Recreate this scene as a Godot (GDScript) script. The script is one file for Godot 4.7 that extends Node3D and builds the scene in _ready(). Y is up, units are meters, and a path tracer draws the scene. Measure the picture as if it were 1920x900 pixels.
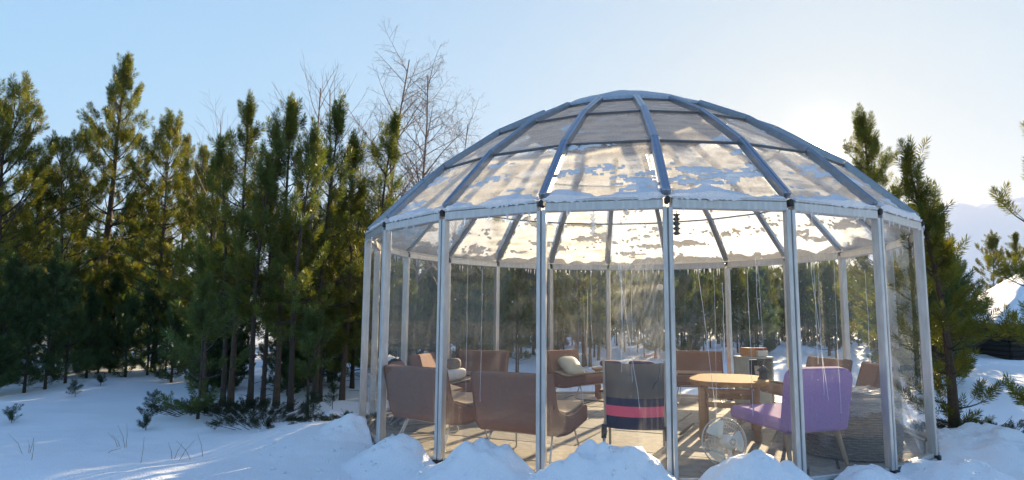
extends Node3D

const CX := 1.458          # centre of the glass pavilion
const CZ := -8.45
const RR := 3.22           # radius of its posts
const EAVE := 2.2
const NS := 20
const PH := -1.3271        # bearing of the first post
const F := 1250.6          # focal length in photograph pixels

var M := {}
var sprigs := []           # needle shoots, as lists of triangle corners
var rng := RandomNumberGenerator.new()
var n1 := FastNoiseLite.new()
var n2 := FastNoiseLite.new()
var used := {}
var wall_n := []           # outward normals of the twenty walls
var apo := 0.0

# ---------------------------------------------------------------- helpers
func numbered(called: String) -> String:
	var k: int = used.get(called, 0)
	used[called] = k + 1
	return called if k == 0 else "%s_%03d" % [called, k]

func thing(called: String, label: String, category: String, at := Vector3.ZERO, turn := 0.0, group := "") -> Node3D:
	var o := Node3D.new()
	o.name = numbered(called)
	add_child(o)
	o.position = at
	o.rotation.y = turn
	tag(o, label, category, group)
	return o

func tag(o: Node, label: String, category := "", group := "", kind := "") -> void:
	if label: o.set_meta("label", label)
	if category: o.set_meta("category", category)
	if group: o.set_meta("group", group)
	if kind: o.set_meta("kind", kind)

func part(called: String, mesh: Mesh, mat: Material, parent: Node, kind := "") -> MeshInstance3D:
	var o := MeshInstance3D.new()
	o.mesh = mesh
	o.material_override = mat
	if parent == self:
		o.name = numbered(called)
		add_child(o)
	else:
		var base := called
		var k := 0
		while parent.has_node(NodePath(called)):
			k += 1
			called = "%s_%03d" % [base, k]
		o.name = called
		parent.add_child(o, true)
	if kind: o.set_meta("kind", kind)
	return o

func copy_of(root: Node3D, at: Vector3, turn: float, scale_by := 1.0, label := "", group := "") -> Node3D:
	var o: Node3D = root.duplicate()
	o.name = numbered(String(root.name).rstrip("0123456789").trim_suffix("_"))
	add_child(o)
	o.position = at
	o.rotation = Vector3(0, turn, 0)
	o.scale = Vector3.ONE * scale_by
	if label: o.set_meta("label", label)
	if group: o.set_meta("group", group)
	elif o.has_meta("group"): o.remove_meta("group")
	return o

func st_new() -> SurfaceTool:
	var s := SurfaceTool.new()
	s.begin(Mesh.PRIMITIVE_TRIANGLES)
	return s

func tri(s: SurfaceTool, a: Vector3, b: Vector3, c: Vector3, smooth := -1) -> void:
	s.set_smooth_group(smooth)
	s.add_vertex(a)
	s.add_vertex(b)
	s.add_vertex(c)

func quad(s: SurfaceTool, a: Vector3, b: Vector3, c: Vector3, d: Vector3, smooth := -1) -> void:
	tri(s, a, b, c, smooth)
	tri(s, a, c, d, smooth)

func done(s: SurfaceTool) -> ArrayMesh:
	s.generate_normals()
	return s.commit()

# a box with chamfered edges, in the frame t
func bevel_box(s: SurfaceTool, t: Transform3D, size: Vector3, c := 0.006) -> void:
	var h := size / 2.0
	c = minf(c, minf(h.x, minf(h.y, h.z)) * 0.6)
	var p := func(sx: int, sy: int, sz: int, ax: int) -> Vector3:
		var v := Vector3(sx * (h.x - (0.0 if ax == 0 else c)), sy * (h.y - (0.0 if ax == 1 else c)), sz * (h.z - (0.0 if ax == 2 else c)))
		return t * v
	for g in [-1, 1]:
		quad2(s, p.call(g, -1, -1, 0), p.call(g, 1, -1, 0), p.call(g, 1, 1, 0), p.call(g, -1, 1, 0), g > 0)
		quad2(s, p.call(-1, g, -1, 1), p.call(-1, g, 1, 1), p.call(1, g, 1, 1), p.call(1, g, -1, 1), g > 0)
		quad2(s, p.call(-1, -1, g, 2), p.call(1, -1, g, 2), p.call(1, 1, g, 2), p.call(-1, 1, g, 2), g > 0)
		for k in [-1, 1]:
			quad2(s, p.call(g, k, -1, 0), p.call(g, k, 1, 0), p.call(g, k, 1, 1), p.call(g, k, -1, 1), g * k < 0)
			quad2(s, p.call(g, -1, k, 0), p.call(g, 1, k, 0), p.call(g, 1, k, 2), p.call(g, -1, k, 2), g * k > 0)
			quad2(s, p.call(-1, g, k, 1), p.call(1, g, k, 1), p.call(1, g, k, 2), p.call(-1, g, k, 2), g * k < 0)
			for m in [-1, 1]:
				var a: Vector3 = p.call(g, k, m, 0)
				var b: Vector3 = p.call(g, k, m, 1)
				var d: Vector3 = p.call(g, k, m, 2)
				if g * k * m > 0: tri(s, a, d, b)
				else: tri(s, a, b, d)

func quad2(s: SurfaceTool, a: Vector3, b: Vector3, c: Vector3, d: Vector3, flip: bool) -> void:
	if flip: quad(s, a, d, c, b)
	else: quad(s, a, b, c, d)

# a bar of rectangular section from a to b; up gives the direction of its depth
func bar(s: SurfaceTool, a: Vector3, b: Vector3, wide: float, deep: float, up := Vector3.UP, c := 0.005) -> void:
	var y := (b - a).normalized()
	var x := y.cross(up).normalized()
	var z := x.cross(y).normalized()
	bevel_box(s, Transform3D(Basis(x, y, z), (a + b) / 2.0), Vector3(wide, a.distance_to(b), deep), c)

func tube(s: SurfaceTool, pts: Array, radii: Array, sides := 8, capped := true) -> void:
	var n := pts.size()
	var prev := []
	var side := Vector3.ZERO
	for i in n:
		var dir: Vector3 = ((pts[mini(i + 1, n - 1)] as Vector3) - (pts[maxi(i - 1, 0)] as Vector3)).normalized()
		if side == Vector3.ZERO:
			side = dir.cross(Vector3.UP if absf(dir.y) < 0.9 else Vector3.RIGHT).normalized()
		else:
			side = (side - dir * side.dot(dir)).normalized()
		var other := dir.cross(side)
		var ring := []
		for k in sides:
			var a := TAU * k / sides
			ring.append((pts[i] as Vector3) + (side * cos(a) + other * sin(a)) * float(radii[mini(i, radii.size() - 1)]))
		if i > 0:
			for k in sides:
				var k2 := (k + 1) % sides
				quad(s, prev[k], ring[k], ring[k2], prev[k2], 1)
		if capped and (i == 0 or i == n - 1):
			for k in range(1, sides - 1):
				if i == 0: tri(s, ring[0], ring[k], ring[k + 1])
				else: tri(s, ring[0], ring[k + 1], ring[k])
		prev = ring

func smooth_path(pts: Array, steps := 5) -> Array:
	var out := []
	for i in pts.size() - 1:
		var p0: Vector3 = pts[maxi(i - 1, 0)]
		var p1: Vector3 = pts[i]
		var p2: Vector3 = pts[i + 1]
		var p3: Vector3 = pts[mini(i + 2, pts.size() - 1)]
		for k in steps:
			out.append(p1.cubic_interpolate(p2, p0, p3, float(k) / steps))
	out.append(pts[-1])
	return out

# corners of a path of straight rods rounded off
func rounded(pts: Array, r: float, steps := 4) -> Array:
	var out := [pts[0]]
	for i in range(1, pts.size() - 1):
		var p: Vector3 = pts[i]
		var a: Vector3 = p + ((pts[i - 1] as Vector3) - p).limit_length(r)
		var b: Vector3 = p + ((pts[i + 1] as Vector3) - p).limit_length(r)
		for k in steps + 1:
			var t := float(k) / steps
			out.append(a.lerp(p, t).lerp(p.lerp(b, t), t))
	out.append(pts[-1])
	return out

func lathe(s: SurfaceTool, prof: Array, sides := 24, t := Transform3D.IDENTITY, smooth := 1) -> void:
	for i in prof.size() - 1:
		for k in sides:
			var a := TAU * k / sides
			var b := TAU * (k + 1) / sides
			var p: Vector2 = prof[i]
			var q: Vector2 = prof[i + 1]
			quad(s, t * Vector3(p.x * cos(a), p.y, p.x * sin(a)), t * Vector3(q.x * cos(a), q.y, q.x * sin(a)), t * Vector3(q.x * cos(b), q.y, q.x * sin(b)), t * Vector3(p.x * cos(b), p.y, p.x * sin(b)), smooth)

# polygon (x forward, y up) extruded across z with rounded ends
func slab(s: SurfaceTool, poly: Array, wide: float, c: float, t := Transform3D.IDENTITY) -> void:
	var n := poly.size()
	var turn := 0.0
	for i in n:
		turn += (poly[i] as Vector2).cross(poly[(i + 1) % n])
	var inset := []
	for i in n:
		var p: Vector2 = poly[i]
		var e1: Vector2 = (p - (poly[(i + n - 1) % n] as Vector2)).normalized()
		var e2: Vector2 = ((poly[(i + 1) % n] as Vector2) - p).normalized()
		var nn := (Vector2(-e1.y, e1.x) + Vector2(-e2.y, e2.x)).normalized() * signf(turn)
		inset.append(nn)
	var levels := [[-wide / 2, c], [-wide / 2 + c * 0.3, c * 0.3], [-wide / 2 + c, 0.0], [-wide / 6, 0.0], [wide / 6, 0.0], [wide / 2 - c, 0.0], [wide / 2 - c * 0.3, c * 0.3], [wide / 2, c]]
	var rings := []
	for l in levels:
		var r := []
		for i in n:
			var q: Vector2 = (poly[i] as Vector2) + (inset[i] as Vector2) * float(l[1])
			r.append(t * Vector3(q.x, q.y, l[0]))
		rings.append(r)
	for j in levels.size() - 1:
		for i in n:
			var i2 := (i + 1) % n
			quad2(s, rings[j][i], rings[j + 1][i], rings[j + 1][i2], rings[j][i2], turn < 0)
	var flat := PackedVector2Array()
	for i in n: flat.append((poly[i] as Vector2) + (inset[i] as Vector2) * c)
	var ids := Geometry2D.triangulate_polygon(flat)
	if ids.is_empty():
		flat = PackedVector2Array(poly)
		ids = Geometry2D.triangulate_polygon(flat)
	for k in range(0, ids.size(), 3):
		tri(s, rings[0][ids[k]], rings[0][ids[k + 1]], rings[0][ids[k + 2]])
		tri(s, rings[-1][ids[k]], rings[-1][ids[k + 2]], rings[-1][ids[k + 1]])

func round_poly(pts: Array, radii: Array, steps := 4) -> Array:
	var out := []
	var n := pts.size()
	for i in n:
		var p: Vector2 = pts[i]
		var before: Vector2 = (pts[(i + n - 1) % n] as Vector2) - p
		var after: Vector2 = (pts[(i + 1) % n] as Vector2) - p
		var r := minf(radii[i], 0.45 * minf(before.length(), after.length()))
		var a := p + before.limit_length(r)
		var b := p + after.limit_length(r)
		for k in steps + 1:
			var t := float(k) / steps
			out.append(a.lerp(p, t).lerp(p.lerp(b, t), t))
	return out

# a soft cushion: a superellipsoid
func pillow(s: SurfaceTool, t: Transform3D, half: Vector3, e := 0.5, rough := 0.0) -> void:
	var nu := 20
	var nv := 12
	var pt := func(i: int, j: int) -> Vector3:
		var u := TAU * (i % nu) / nu
		var v := PI * j / nv - PI / 2
		var cu := cos(u)
		var su := sin(u)
		var cv := maxf(cos(v), 0.0)
		var sv := sin(v)
		var q := Vector3(half.x * pow(cv, 0.6) * signf(cu) * pow(absf(cu), e), half.y * signf(sv) * pow(absf(sv), 0.8), half.z * pow(cv, 0.6) * signf(su) * pow(absf(su), e))
		if rough > 0.0: q *= 1.0 + rough * n1.get_noise_3d(q.x * 400, q.y * 400, q.z * 400)
		return t * q
	for i in nu:
		for j in nv:
			quad(s, pt.call(i, j), pt.call(i, j + 1), pt.call(i + 1, j + 1), pt.call(i + 1, j), 1)

func mat(c: Color, rough := 0.8, metal := 0.0) -> StandardMaterial3D:
	var m := StandardMaterial3D.new()
	m.albedo_color = c.linear_to_srgb()
	m.roughness = rough
	m.metallic = metal
	return m

func noise_tex(freq: float, seed_no: int, lo: Color, hi: Color, octaves := 4, size := 256, as_normal := false, bump := 2.0) -> NoiseTexture2D:
	var fn := FastNoiseLite.new()
	fn.noise_type = FastNoiseLite.TYPE_SIMPLEX_SMOOTH
	fn.frequency = freq
	fn.fractal_octaves = octaves
	fn.seed = seed_no
	var t := NoiseTexture2D.new()
	t.width = size
	t.height = size
	t.seamless = true
	t.noise = fn
	t.as_normal_map = as_normal
	t.bump_strength = bump
	if not as_normal:
		var g := Gradient.new()
		g.set_color(0, lo.linear_to_srgb())
		g.set_color(1, hi.linear_to_srgb())
		t.color_ramp = g
	return t

func tri_mat(lo: Color, hi: Color, freq: float, tiles: float, rough := 0.8, relief := 0.0, seed_no := 1, stretch := Vector3.ONE) -> StandardMaterial3D:
	var m := StandardMaterial3D.new()
	m.albedo_texture = noise_tex(freq, seed_no, lo, hi)
	m.roughness = rough
	m.uv1_triplanar = true
	m.uv1_scale = stretch * tiles
	if relief > 0.0:
		m.heightmap_enabled = true
		m.heightmap_texture = noise_tex(freq * 1.5, seed_no + 7, Color.BLACK, Color.WHITE)
		m.heightmap_scale = relief
	return m

func post_at(k: float, r := RR, y := 0.0) -> Vector3:
	var a := PH + k * TAU / NS
	return Vector3(CX + r * sin(a), y, CZ + r * cos(a))

# signed distance to the walls of the pavilion (outside positive), and the wall it was measured to
func wall_distance(x: float, z: float) -> Array:
	var best := -1e9
	var who := 0
	for k in NS:
		var n: Vector3 = wall_n[k]
		var d := (x - CX) * n.x + (z - CZ) * n.z - apo
		if d > best:
			best = d
			who = k
	return [best, who]

# ---------------------------------------------------------------- main
func _ready() -> void:
	n1.noise_type = FastNoiseLite.TYPE_SIMPLEX_SMOOTH
	n1.frequency = 0.01
	n1.fractal_octaves = 3
	n1.seed = 5
	n2.noise_type = FastNoiseLite.TYPE_SIMPLEX_SMOOTH
	n2.frequency = 0.01
	n2.fractal_octaves = 2
	n2.seed = 11
	apo = RR * cos(PI / NS)
	for k in NS:
		var a := PH + (k + 0.5) * TAU / NS
		wall_n.append(Vector3(sin(a), 0, cos(a)))

	# camera
	var cam := Camera3D.new()
	cam.name = "camera"
	add_child(cam)
	cam.position = Vector3(0, 1.2173, 0)
	cam.basis = Basis(Vector3.RIGHT, 0.12136) * Basis(Vector3.BACK, 0.0081)
	cam.fov = rad_to_deg(2.0 * atan(450.0 / F))
	cam.near = 0.05
	cam.far = 9000.0
	cam.current = true

	# sky, sun, exposure
	var sun_to := Vector3(0.416, 0.237, -0.878).normalized()
	var env := Environment.new()
	env.background_mode = Environment.BG_SKY
	env.sky = Sky.new()
	var pano := PanoramaSkyMaterial.new()
	pano.panorama = sky_picture(sun_to)
	env.sky.sky_material = pano
	env.background_energy_multiplier = 0.60
	env.tonemap_mode = Environment.TONE_MAPPER_LINEAR
	env.tonemap_exposure = 2.75
	env.volumetric_fog_enabled = true
	env.volumetric_fog_density = 0.00008
	env.volumetric_fog_albedo = Color(0.97, 0.97, 1.0)
	env.volumetric_fog_anisotropy = 0.35
	env.sdfgi_enabled = true
	env.ssao_enabled = true
	env.ssil_enabled = true
	var we := WorldEnvironment.new()
	we.name = "world_environment"
	we.environment = env
	add_child(we)
	var sun := DirectionalLight3D.new()
	sun.name = "sun"
	add_child(sun)
	sun.look_at_from_position(Vector3.ZERO, -sun_to, Vector3.UP)
	sun.light_color = Color(1.0, 0.90, 0.73)
	sun.light_energy = 1.6
	sun.light_angular_distance = 0.5
	sun.shadow_enabled = true

	make_materials()
	terrain()
	mountain()
	hut()
	pavilion()
	furniture()
	make_sprigs()
	trees()
	small_plants()

func sky_picture(sun_to: Vector3) -> ImageTexture:
	var w := 1024
	var h := 512
	var data := PackedFloat32Array()
	data.resize(w * h * 3)
	var at := 0
	for j in h:
		var e := PI / 2 - PI * (j + 0.5) / h
		var up := maxf(sin(e), 0.0)
		var t1 := smoothstep(0.25, 1.0, up)
		var t2 := pow(1.0 - up, 9.0)
		var base := Vector3(0.205, 0.385, 0.575).lerp(Vector3(0.085, 0.18, 0.40), t1) + Vector3(0.10, 0.08, 0.02) * t2
		var pale := Vector3(0.345, 0.41, 0.475).lerp(Vector3(0.33, 0.43, 0.54), t1)
		for i in w:
			var f := (float(i) + 0.5) / w * TAU
			var d := Vector3(sin(f) * cos(e), sin(e), -cos(f) * cos(e))
			var g := rad_to_deg(acos(clampf(d.dot(sun_to), -1, 1)))
			var c := base.lerp(pale, exp(-pow(g / 28.0, 1.6)))
			c += Vector3(0.9, 0.75, 0.5) * 0.10 * exp(-g / 9.0)
			c += Vector3(1.0, 0.93, 0.78) * (0.20 * exp(-g * g / 6.0) + 20.0 * exp(-g * g / 0.7))
			data[at] = c.x
			data[at + 1] = c.y
			data[at + 2] = c.z
			at += 3
	return ImageTexture.create_from_image(Image.create_from_data(w, h, false, Image.FORMAT_RGBF, data.to_byte_array()))

func make_materials() -> void:
	var snow := mat(Color(0.89, 0.905, 0.93), 0.7)
	snow.uv1_triplanar = true
	snow.uv1_world_triplanar = true
	snow.uv1_scale = Vector3.ONE * 0.9
	snow.heightmap_enabled = true
	snow.heightmap_texture = noise_tex(0.09, 31, Color.BLACK, Color.WHITE, 5, 512)
	snow.heightmap_scale = 0.7
	M.snow = snow
	var far_snow := mat(Color(0.84, 0.85, 0.88), 0.9)
	M.far_snow = far_snow
	M.alu = tri_mat(Color(0.46, 0.455, 0.45), Color(0.66, 0.655, 0.645), 0.04, 2.0, 0.36, 0.0, 3, Vector3(1, 0.2, 1))
	M.alu.metallic = 0.5
	M.rib = tri_mat(Color(0.28, 0.31, 0.35), Color(0.40, 0.43, 0.48), 0.03, 2.0, 0.3, 0.0, 4)
	M.rib.metallic = 0.9
	M.purlin = mat(Color(0.13, 0.14, 0.15), 0.45, 0.5)
	M.gasket = mat(Color(0.02, 0.02, 0.022), 0.6)
	M.joint = mat(Color(0.26, 0.26, 0.265), 0.5, 0.5)
	var glass := StandardMaterial3D.new()
	glass.transparency = BaseMaterial3D.TRANSPARENCY_ALPHA
	glass.albedo_color = Color(0.80, 0.78, 0.72, 0.022)
	glass.roughness = 0.0
	glass.metallic_specular = 0.4
	M.glass = glass
	M.frost = []
	for k in 4:
		M.frost.append(frost_mat(k, false))
	M.frost_upper = []
	for k in 2:
		M.frost_upper.append(frost_mat(10 + k, true))
	var vim := Image.create(256, 256, false, Image.FORMAT_RGBA8)
	for j in 256:
		for i in 256:
			var run := n1.get_noise_2d(i * 9.0, j * 0.35) + 0.6 * n2.get_noise_2d(i * 30.0, j * 1.1)
			var blot := n1.get_noise_2d(i * 1.6 + 900.0, j * 2.0 + 0.6 * i)
			var a := 0.018 + 0.05 * maxf(0.0, run) + 0.11 * maxf(0.0, blot - 0.12) + 0.06 * smoothstep(200.0, 256.0, float(j))
			vim.set_pixel(i, j, Color(0.86, 0.85, 0.82, clampf(a, 0.0, 0.25)))
	var veil := StandardMaterial3D.new()
	veil.albedo_texture = ImageTexture.create_from_image(vim)
	veil.transparency = BaseMaterial3D.TRANSPARENCY_ALPHA
	veil.roughness = 0.6
	veil.metallic_specular = 0.2
	veil.backlight_enabled = true
	veil.backlight = Color(1.0, 1.0, 1.0)
	M.veil = veil
	var fim := Image.create(256, 256, false, Image.FORMAT_RGBA8)  # smears plus a snowy mountain reflection, painted into the alpha as pale streaks
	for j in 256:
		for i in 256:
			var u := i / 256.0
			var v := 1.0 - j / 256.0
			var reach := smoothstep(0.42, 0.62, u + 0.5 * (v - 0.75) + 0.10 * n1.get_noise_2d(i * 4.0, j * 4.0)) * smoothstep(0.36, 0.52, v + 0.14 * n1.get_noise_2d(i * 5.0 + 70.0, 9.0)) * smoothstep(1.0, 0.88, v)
			var reflection_paint := 0.55 + 0.9 * n2.get_noise_2d((i + j * 0.75) * 7.0, (j - i * 0.9) * 0.9) + 0.4 * n2.get_noise_2d(i * 25.0, j * 9.0)
			var a := vim.get_pixel(i, j).a + 0.34 * reach * clampf(reflection_paint, 0.1, 1.0)
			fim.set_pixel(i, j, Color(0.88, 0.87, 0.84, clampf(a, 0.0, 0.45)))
	M.reflection_paint = veil.duplicate()
	M.reflection_paint.albedo_texture = ImageTexture.create_from_image(fim)
	var rs := mat(Color(0.74, 0.76, 0.80), 0.8)
	rs.backlight_enabled = true
	rs.backlight = Color(0.5, 0.5, 0.5)
	rs.uv1_triplanar = true
	rs.uv1_scale = Vector3.ONE * 2.0
	rs.heightmap_enabled = true
	rs.heightmap_texture = noise_tex(0.06, 41, Color.BLACK, Color.WHITE, 4)
	rs.heightmap_scale = 0.8
	M.roof_snow = rs
	M.crown = tri_mat(Color(0.20, 0.23, 0.27), Color(0.62, 0.65, 0.70), 0.06, 1.6, 0.5, 0.8, 42)
	var ice := StandardMaterial3D.new()
	ice.transparency = BaseMaterial3D.TRANSPARENCY_ALPHA
	ice.albedo_color = Color(0.93, 0.95, 0.97, 0.55)
	ice.roughness = 0.3
	ice.backlight_enabled = true
	ice.backlight = Color(0.8, 0.8, 0.8)
	M.ice = ice
	M.concrete = tri_mat(Color(0.20, 0.19, 0.17), Color(0.34, 0.32, 0.29), 0.02, 0.8, 0.9, 0.3, 9)
	M.paver = []
	for k in 4:
		var v := 0.8 + 0.13 * k
		M.paver.append(tri_mat(Color(0.24, 0.215, 0.18) * v, Color(0.40, 0.365, 0.31) * v, 0.018 + 0.004 * k, 1.1, 0.88, 0.25, 50 + k))
	M.brown = tri_mat(Color(0.185, 0.090, 0.058), Color(0.262, 0.138, 0.096), 0.035, 3.0, 0.95, 0.03, 60)
	M.tan = tri_mat(Color(0.27, 0.19, 0.12), Color(0.36, 0.26, 0.18), 0.10, 8.0, 0.95, 0.0, 61)
	M.purple = tri_mat(Color(0.26, 0.145, 0.36), Color(0.33, 0.19, 0.43), 0.035, 3.0, 0.95, 0.03, 62)
	M.wire = mat(Color(0.55, 0.53, 0.50), 0.3, 0.9)
	M.wood = tri_mat(Color(0.24, 0.115, 0.045), Color(0.40, 0.215, 0.09), 0.03, 1.2, 0.5, 0.08, 63, Vector3(6, 6, 0.7))
	M.wood_top = tri_mat(Color(0.30, 0.145, 0.045), Color(0.46, 0.26, 0.09), 0.03, 1.0, 0.85, 0.05, 64, Vector3(8, 3, 0.8))
	M.wood_top.metallic_specular = 0.2
	M.dark_wood = tri_mat(Color(0.02, 0.016, 0.014), Color(0.045, 0.036, 0.03), 0.03, 1.0, 0.85, 0.2, 65, Vector3(1, 8, 1))
	M.leg_wood = tri_mat(Color(0.30, 0.19, 0.11), Color(0.42, 0.29, 0.17), 0.03, 2.0, 0.55, 0.0, 66, Vector3(5, 0.8, 5))
	M.white_cloth = tri_mat(Color(0.62, 0.58, 0.54), Color(0.80, 0.77, 0.73), 0.08, 3.0, 0.95, 0.8, 67)
	M.navy = tri_mat(Color(0.012, 0.016, 0.065), Color(0.022, 0.028, 0.10), 0.1, 4.0, 0.9, 0.05, 68)
	M.navy_painted_sheen = tri_mat(Color(0.11, 0.10, 0.10), Color(0.16, 0.145, 0.13), 0.08, 3.0, 0.9, 0.08, 69)  # navy cloth with a tan reflection mixed into its colour
	M.pink = tri_mat(Color(0.75, 0.10, 0.22), Color(0.85, 0.15, 0.29), 0.1, 4.0, 0.9, 0.0, 70)
	M.black = mat(Color(0.02, 0.02, 0.022), 0.5)
	M.grey_metal = mat(Color(0.42, 0.43, 0.44), 0.4, 0.6)
	M.white_plastic = mat(Color(0.56, 0.58, 0.57), 0.35)
	M.dark_purple = tri_mat(Color(0.035, 0.018, 0.07), Color(0.065, 0.035, 0.11), 0.1, 6.0, 0.95, 0.0, 80)
	M.fan_blade = mat(Color(0.62, 0.68, 0.67), 0.25)
	M.grey_paint = tri_mat(Color(0.30, 0.32, 0.28), Color(0.38, 0.40, 0.36), 0.02, 1.5, 0.6, 0.0, 71)
	M.card = mat(Color(0.45, 0.20, 0.06), 0.8)
	M.paper = mat(Color(0.62, 0.57, 0.50), 0.8)
	M.maroon = mat(Color(0.25, 0.06, 0.05), 0.8)
	M.wicker = tri_mat(Color(0.13, 0.105, 0.085), Color(0.30, 0.25, 0.20), 0.05, 3.0, 0.8, 0.1, 72)
	var pl := StandardMaterial3D.new()
	pl.transparency = BaseMaterial3D.TRANSPARENCY_ALPHA
	pl.albedo_color = Color(0.85, 0.86, 0.86, 0.16)
	pl.roughness = 0.12
	M.plastic = pl
	M.bark = tri_mat(Color(0.065, 0.045, 0.034), Color(0.17, 0.115, 0.08), 0.05, 2.0, 0.95, 1.2, 73, Vector3(2.5, 0.8, 2.5))
	M.bark_dark = tri_mat(Color(0.045, 0.036, 0.03), Color(0.10, 0.078, 0.062), 0.05, 2.0, 0.95, 0.8, 74, Vector3(2.5, 0.8, 2.5))
	M.birch = tri_mat(Color(0.16, 0.11, 0.09), Color(0.34, 0.27, 0.23), 0.05, 2.0, 0.9, 0.0, 75)
	for v in [["needle", Color(0.5, 0.47, 0.1)], ["needle_far", Color(0.5, 0.47, 0.1)]]:
		var nm := mat(Color(1, 1, 1), 0.48)
		nm.vertex_color_use_as_albedo = true
		nm.metallic_specular = 0.5
		nm.backlight_enabled = true
		nm.backlight = Color(1.0, 0.95, 0.42)
		M[v[0]] = nm
	M.straw = mat(Color(0.30, 0.22, 0.12), 0.9)
	M.twine = mat(Color(0.55, 0.50, 0.42), 0.8)

# frost on a roof pane: white rime whose cover is given by alpha
func frost_mat(seed_no: int, upper: bool) -> StandardMaterial3D:
	var s := 192
	var im := Image.create(s, s, false, Image.FORMAT_RGBA8)
	var a := FastNoiseLite.new()
	a.noise_type = FastNoiseLite.TYPE_SIMPLEX_SMOOTH
	a.seed = 100 + seed_no
	a.frequency = 0.012
	a.fractal_octaves = 5
	var b := FastNoiseLite.new()
	b.seed = 200 + seed_no
	b.frequency = 0.16
	for j in s:
		var v := 1.0 - (j + 0.5) / s
		for i in s:
			var u := (i + 0.5) / s
			var edge := minf(u, 1.0 - u)
			var cover := 0.78 + 0.50 * a.get_noise_2d(i * 0.7, j * 2.2) + 0.26 * b.get_noise_2d(i, j)
			cover *= smoothstep(0.045, 0.085, edge + 0.02 * a.get_noise_2d(j * 3.0, 90 + 50 * u))
			cover *= 1.0 - 0.75 * smoothstep(0.90, 0.95, v + 0.03 * a.get_noise_2d(i * 4.0, 500.0))
			if upper: cover *= 0.75
			var g := 0.94 + 0.04 * b.get_noise_2d(i + 300, j)
			im.set_pixel(i, j, Color(g, g * 0.985, g * 0.955, clampf(cover, 0.03, 0.93)))
	var m := StandardMaterial3D.new()
	m.albedo_texture = ImageTexture.create_from_image(im)
	m.texture_repeat = false
	m.transparency = BaseMaterial3D.TRANSPARENCY_ALPHA
	m.roughness = 0.7
	m.backlight_enabled = true
	m.backlight = Color(1.22, 1.22, 1.22)
	return m

# ---------------------------------------------------------------- ground
func heaps() -> Array:
	# wall index, place along it, distance out, height, half length, half depth
	return [[0, 0.45, 0.26, 0.20, 0.50, 0.42], [1, 0.62, 0.22, 0.19, 0.50, 0.34], [2, 0.55, 0.24, 0.27, 0.56, 0.40], [3, 0.56, 0.27, 0.34, 0.62, 0.42], [4, 0.60, 0.26, 0.28, 0.52, 0.38], [5, 0.55, 0.22, 0.15, 0.44, 0.30], [6, 0.25, 0.5, 0.13, 0.5, 0.4], [7, 0.9, 0.6, 0.20, 0.9, 0.6], [-1, 0.3, 0.5, 0.10, 0.7, 0.5]]

func ground(x: float, z: float, d: float) -> float:
	var y := -0.10
	var far := maxf(0.0, -z - 11.0)
	y += 0.55 * (1.0 - exp(-far / 16.0)) + 0.16 * n1.get_noise_2d(x * 9.0, z * 9.0) * smoothstep(0.3, 4.0, d)
	y += 0.05 * n2.get_noise_2d(x * 40.0, z * 55.0) * smoothstep(0.2, 1.5, d) + 0.014 * n2.get_noise_2d(x * 190.0, z * 240.0) + 0.006 * n1.get_noise_2d(x * 420.0 + z * 160.0, z * 700.0)
	# low humps round the clump of pines and left of the pavilion
	for m in [[-3.4, -8.7, 1.3, 0.13], [-2.1, -7.6, 0.8, 0.16], [-1.7, -6.8, 0.6, 0.10], [-2.4, -9.7, 0.9, 0.12], [4.9, -7.2, 0.9, 0.14], [5.3, -6.2, 1.0, 0.06], [-4.9, -11.6, 1.6, 0.10]]:
		var r := Vector2(x - m[0], (z - m[1])).length() / float(m[2])
		if r < 2.2: y += m[3] * exp(-r * r * 1.3)
	# an old ski track across the open snow
	var tr := x + 5.2 + (z + 9.3) * 2.1
	y -= 0.035 * exp(-tr * tr * 2.0) * smoothstep(-12.0, -10.5, z) * smoothstep(1.0, 2.0, d)
	if d < 2.0:
		for q in heaps():
			var n: Vector3 = wall_n[posmod(q[0], NS)]
			var a := post_at(q[0])
			var b := post_at(q[0] + 1)
			var c: Vector3 = a.lerp(b, q[1]) + n * float(q[2])
			var along := (b - a).normalized()
			var o := Vector3(x, 0, z) - c
			var p := o.dot(along) / float(q[4])
			var w := o.dot(n) / float(q[5])
			p += 0.22 * n2.get_noise_2d(x * 130.0, z * 130.0 + 40.0)
			var r := sqrt(p * p + (w * w if w > 0.0 else w * w * 0.16))
			if r < 1.35:
				var lump := 1.0 + 0.24 * n1.get_noise_2d(x * 260.0, z * 260.0) + 0.13 * n2.get_noise_2d(x * 560.0, z * 500.0) + 0.05 * n2.get_noise_2d(x * 1500.0, z * 1400.0)
				var hh: float = (q[3] + 0.10) * (0.65 * (1.0 - r / 1.35) + 0.35 * (0.5 + 0.5 * cos(PI * minf(1.0, r / 1.35)))) * lump
				y = maxf(y, -0.10 + hh) if hh > 0.0 else y
	return y

func axis_lines(lo: float, hi: float, fine: float, grow: float, far_lo: float, far_hi: float) -> PackedFloat32Array:
	var out := []
	var v := lo
	while v <= hi:
		out.append(v)
		v += fine
	var stepped := fine
	v = hi
	while v < far_hi:
		stepped = minf(stepped * grow, 400.0)
		v += stepped
		out.append(v)
	stepped = fine
	v = lo
	while v > far_lo:
		stepped = minf(stepped * grow, 400.0)
		v -= stepped
		out.push_front(v)
	return PackedFloat32Array(out)

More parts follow.
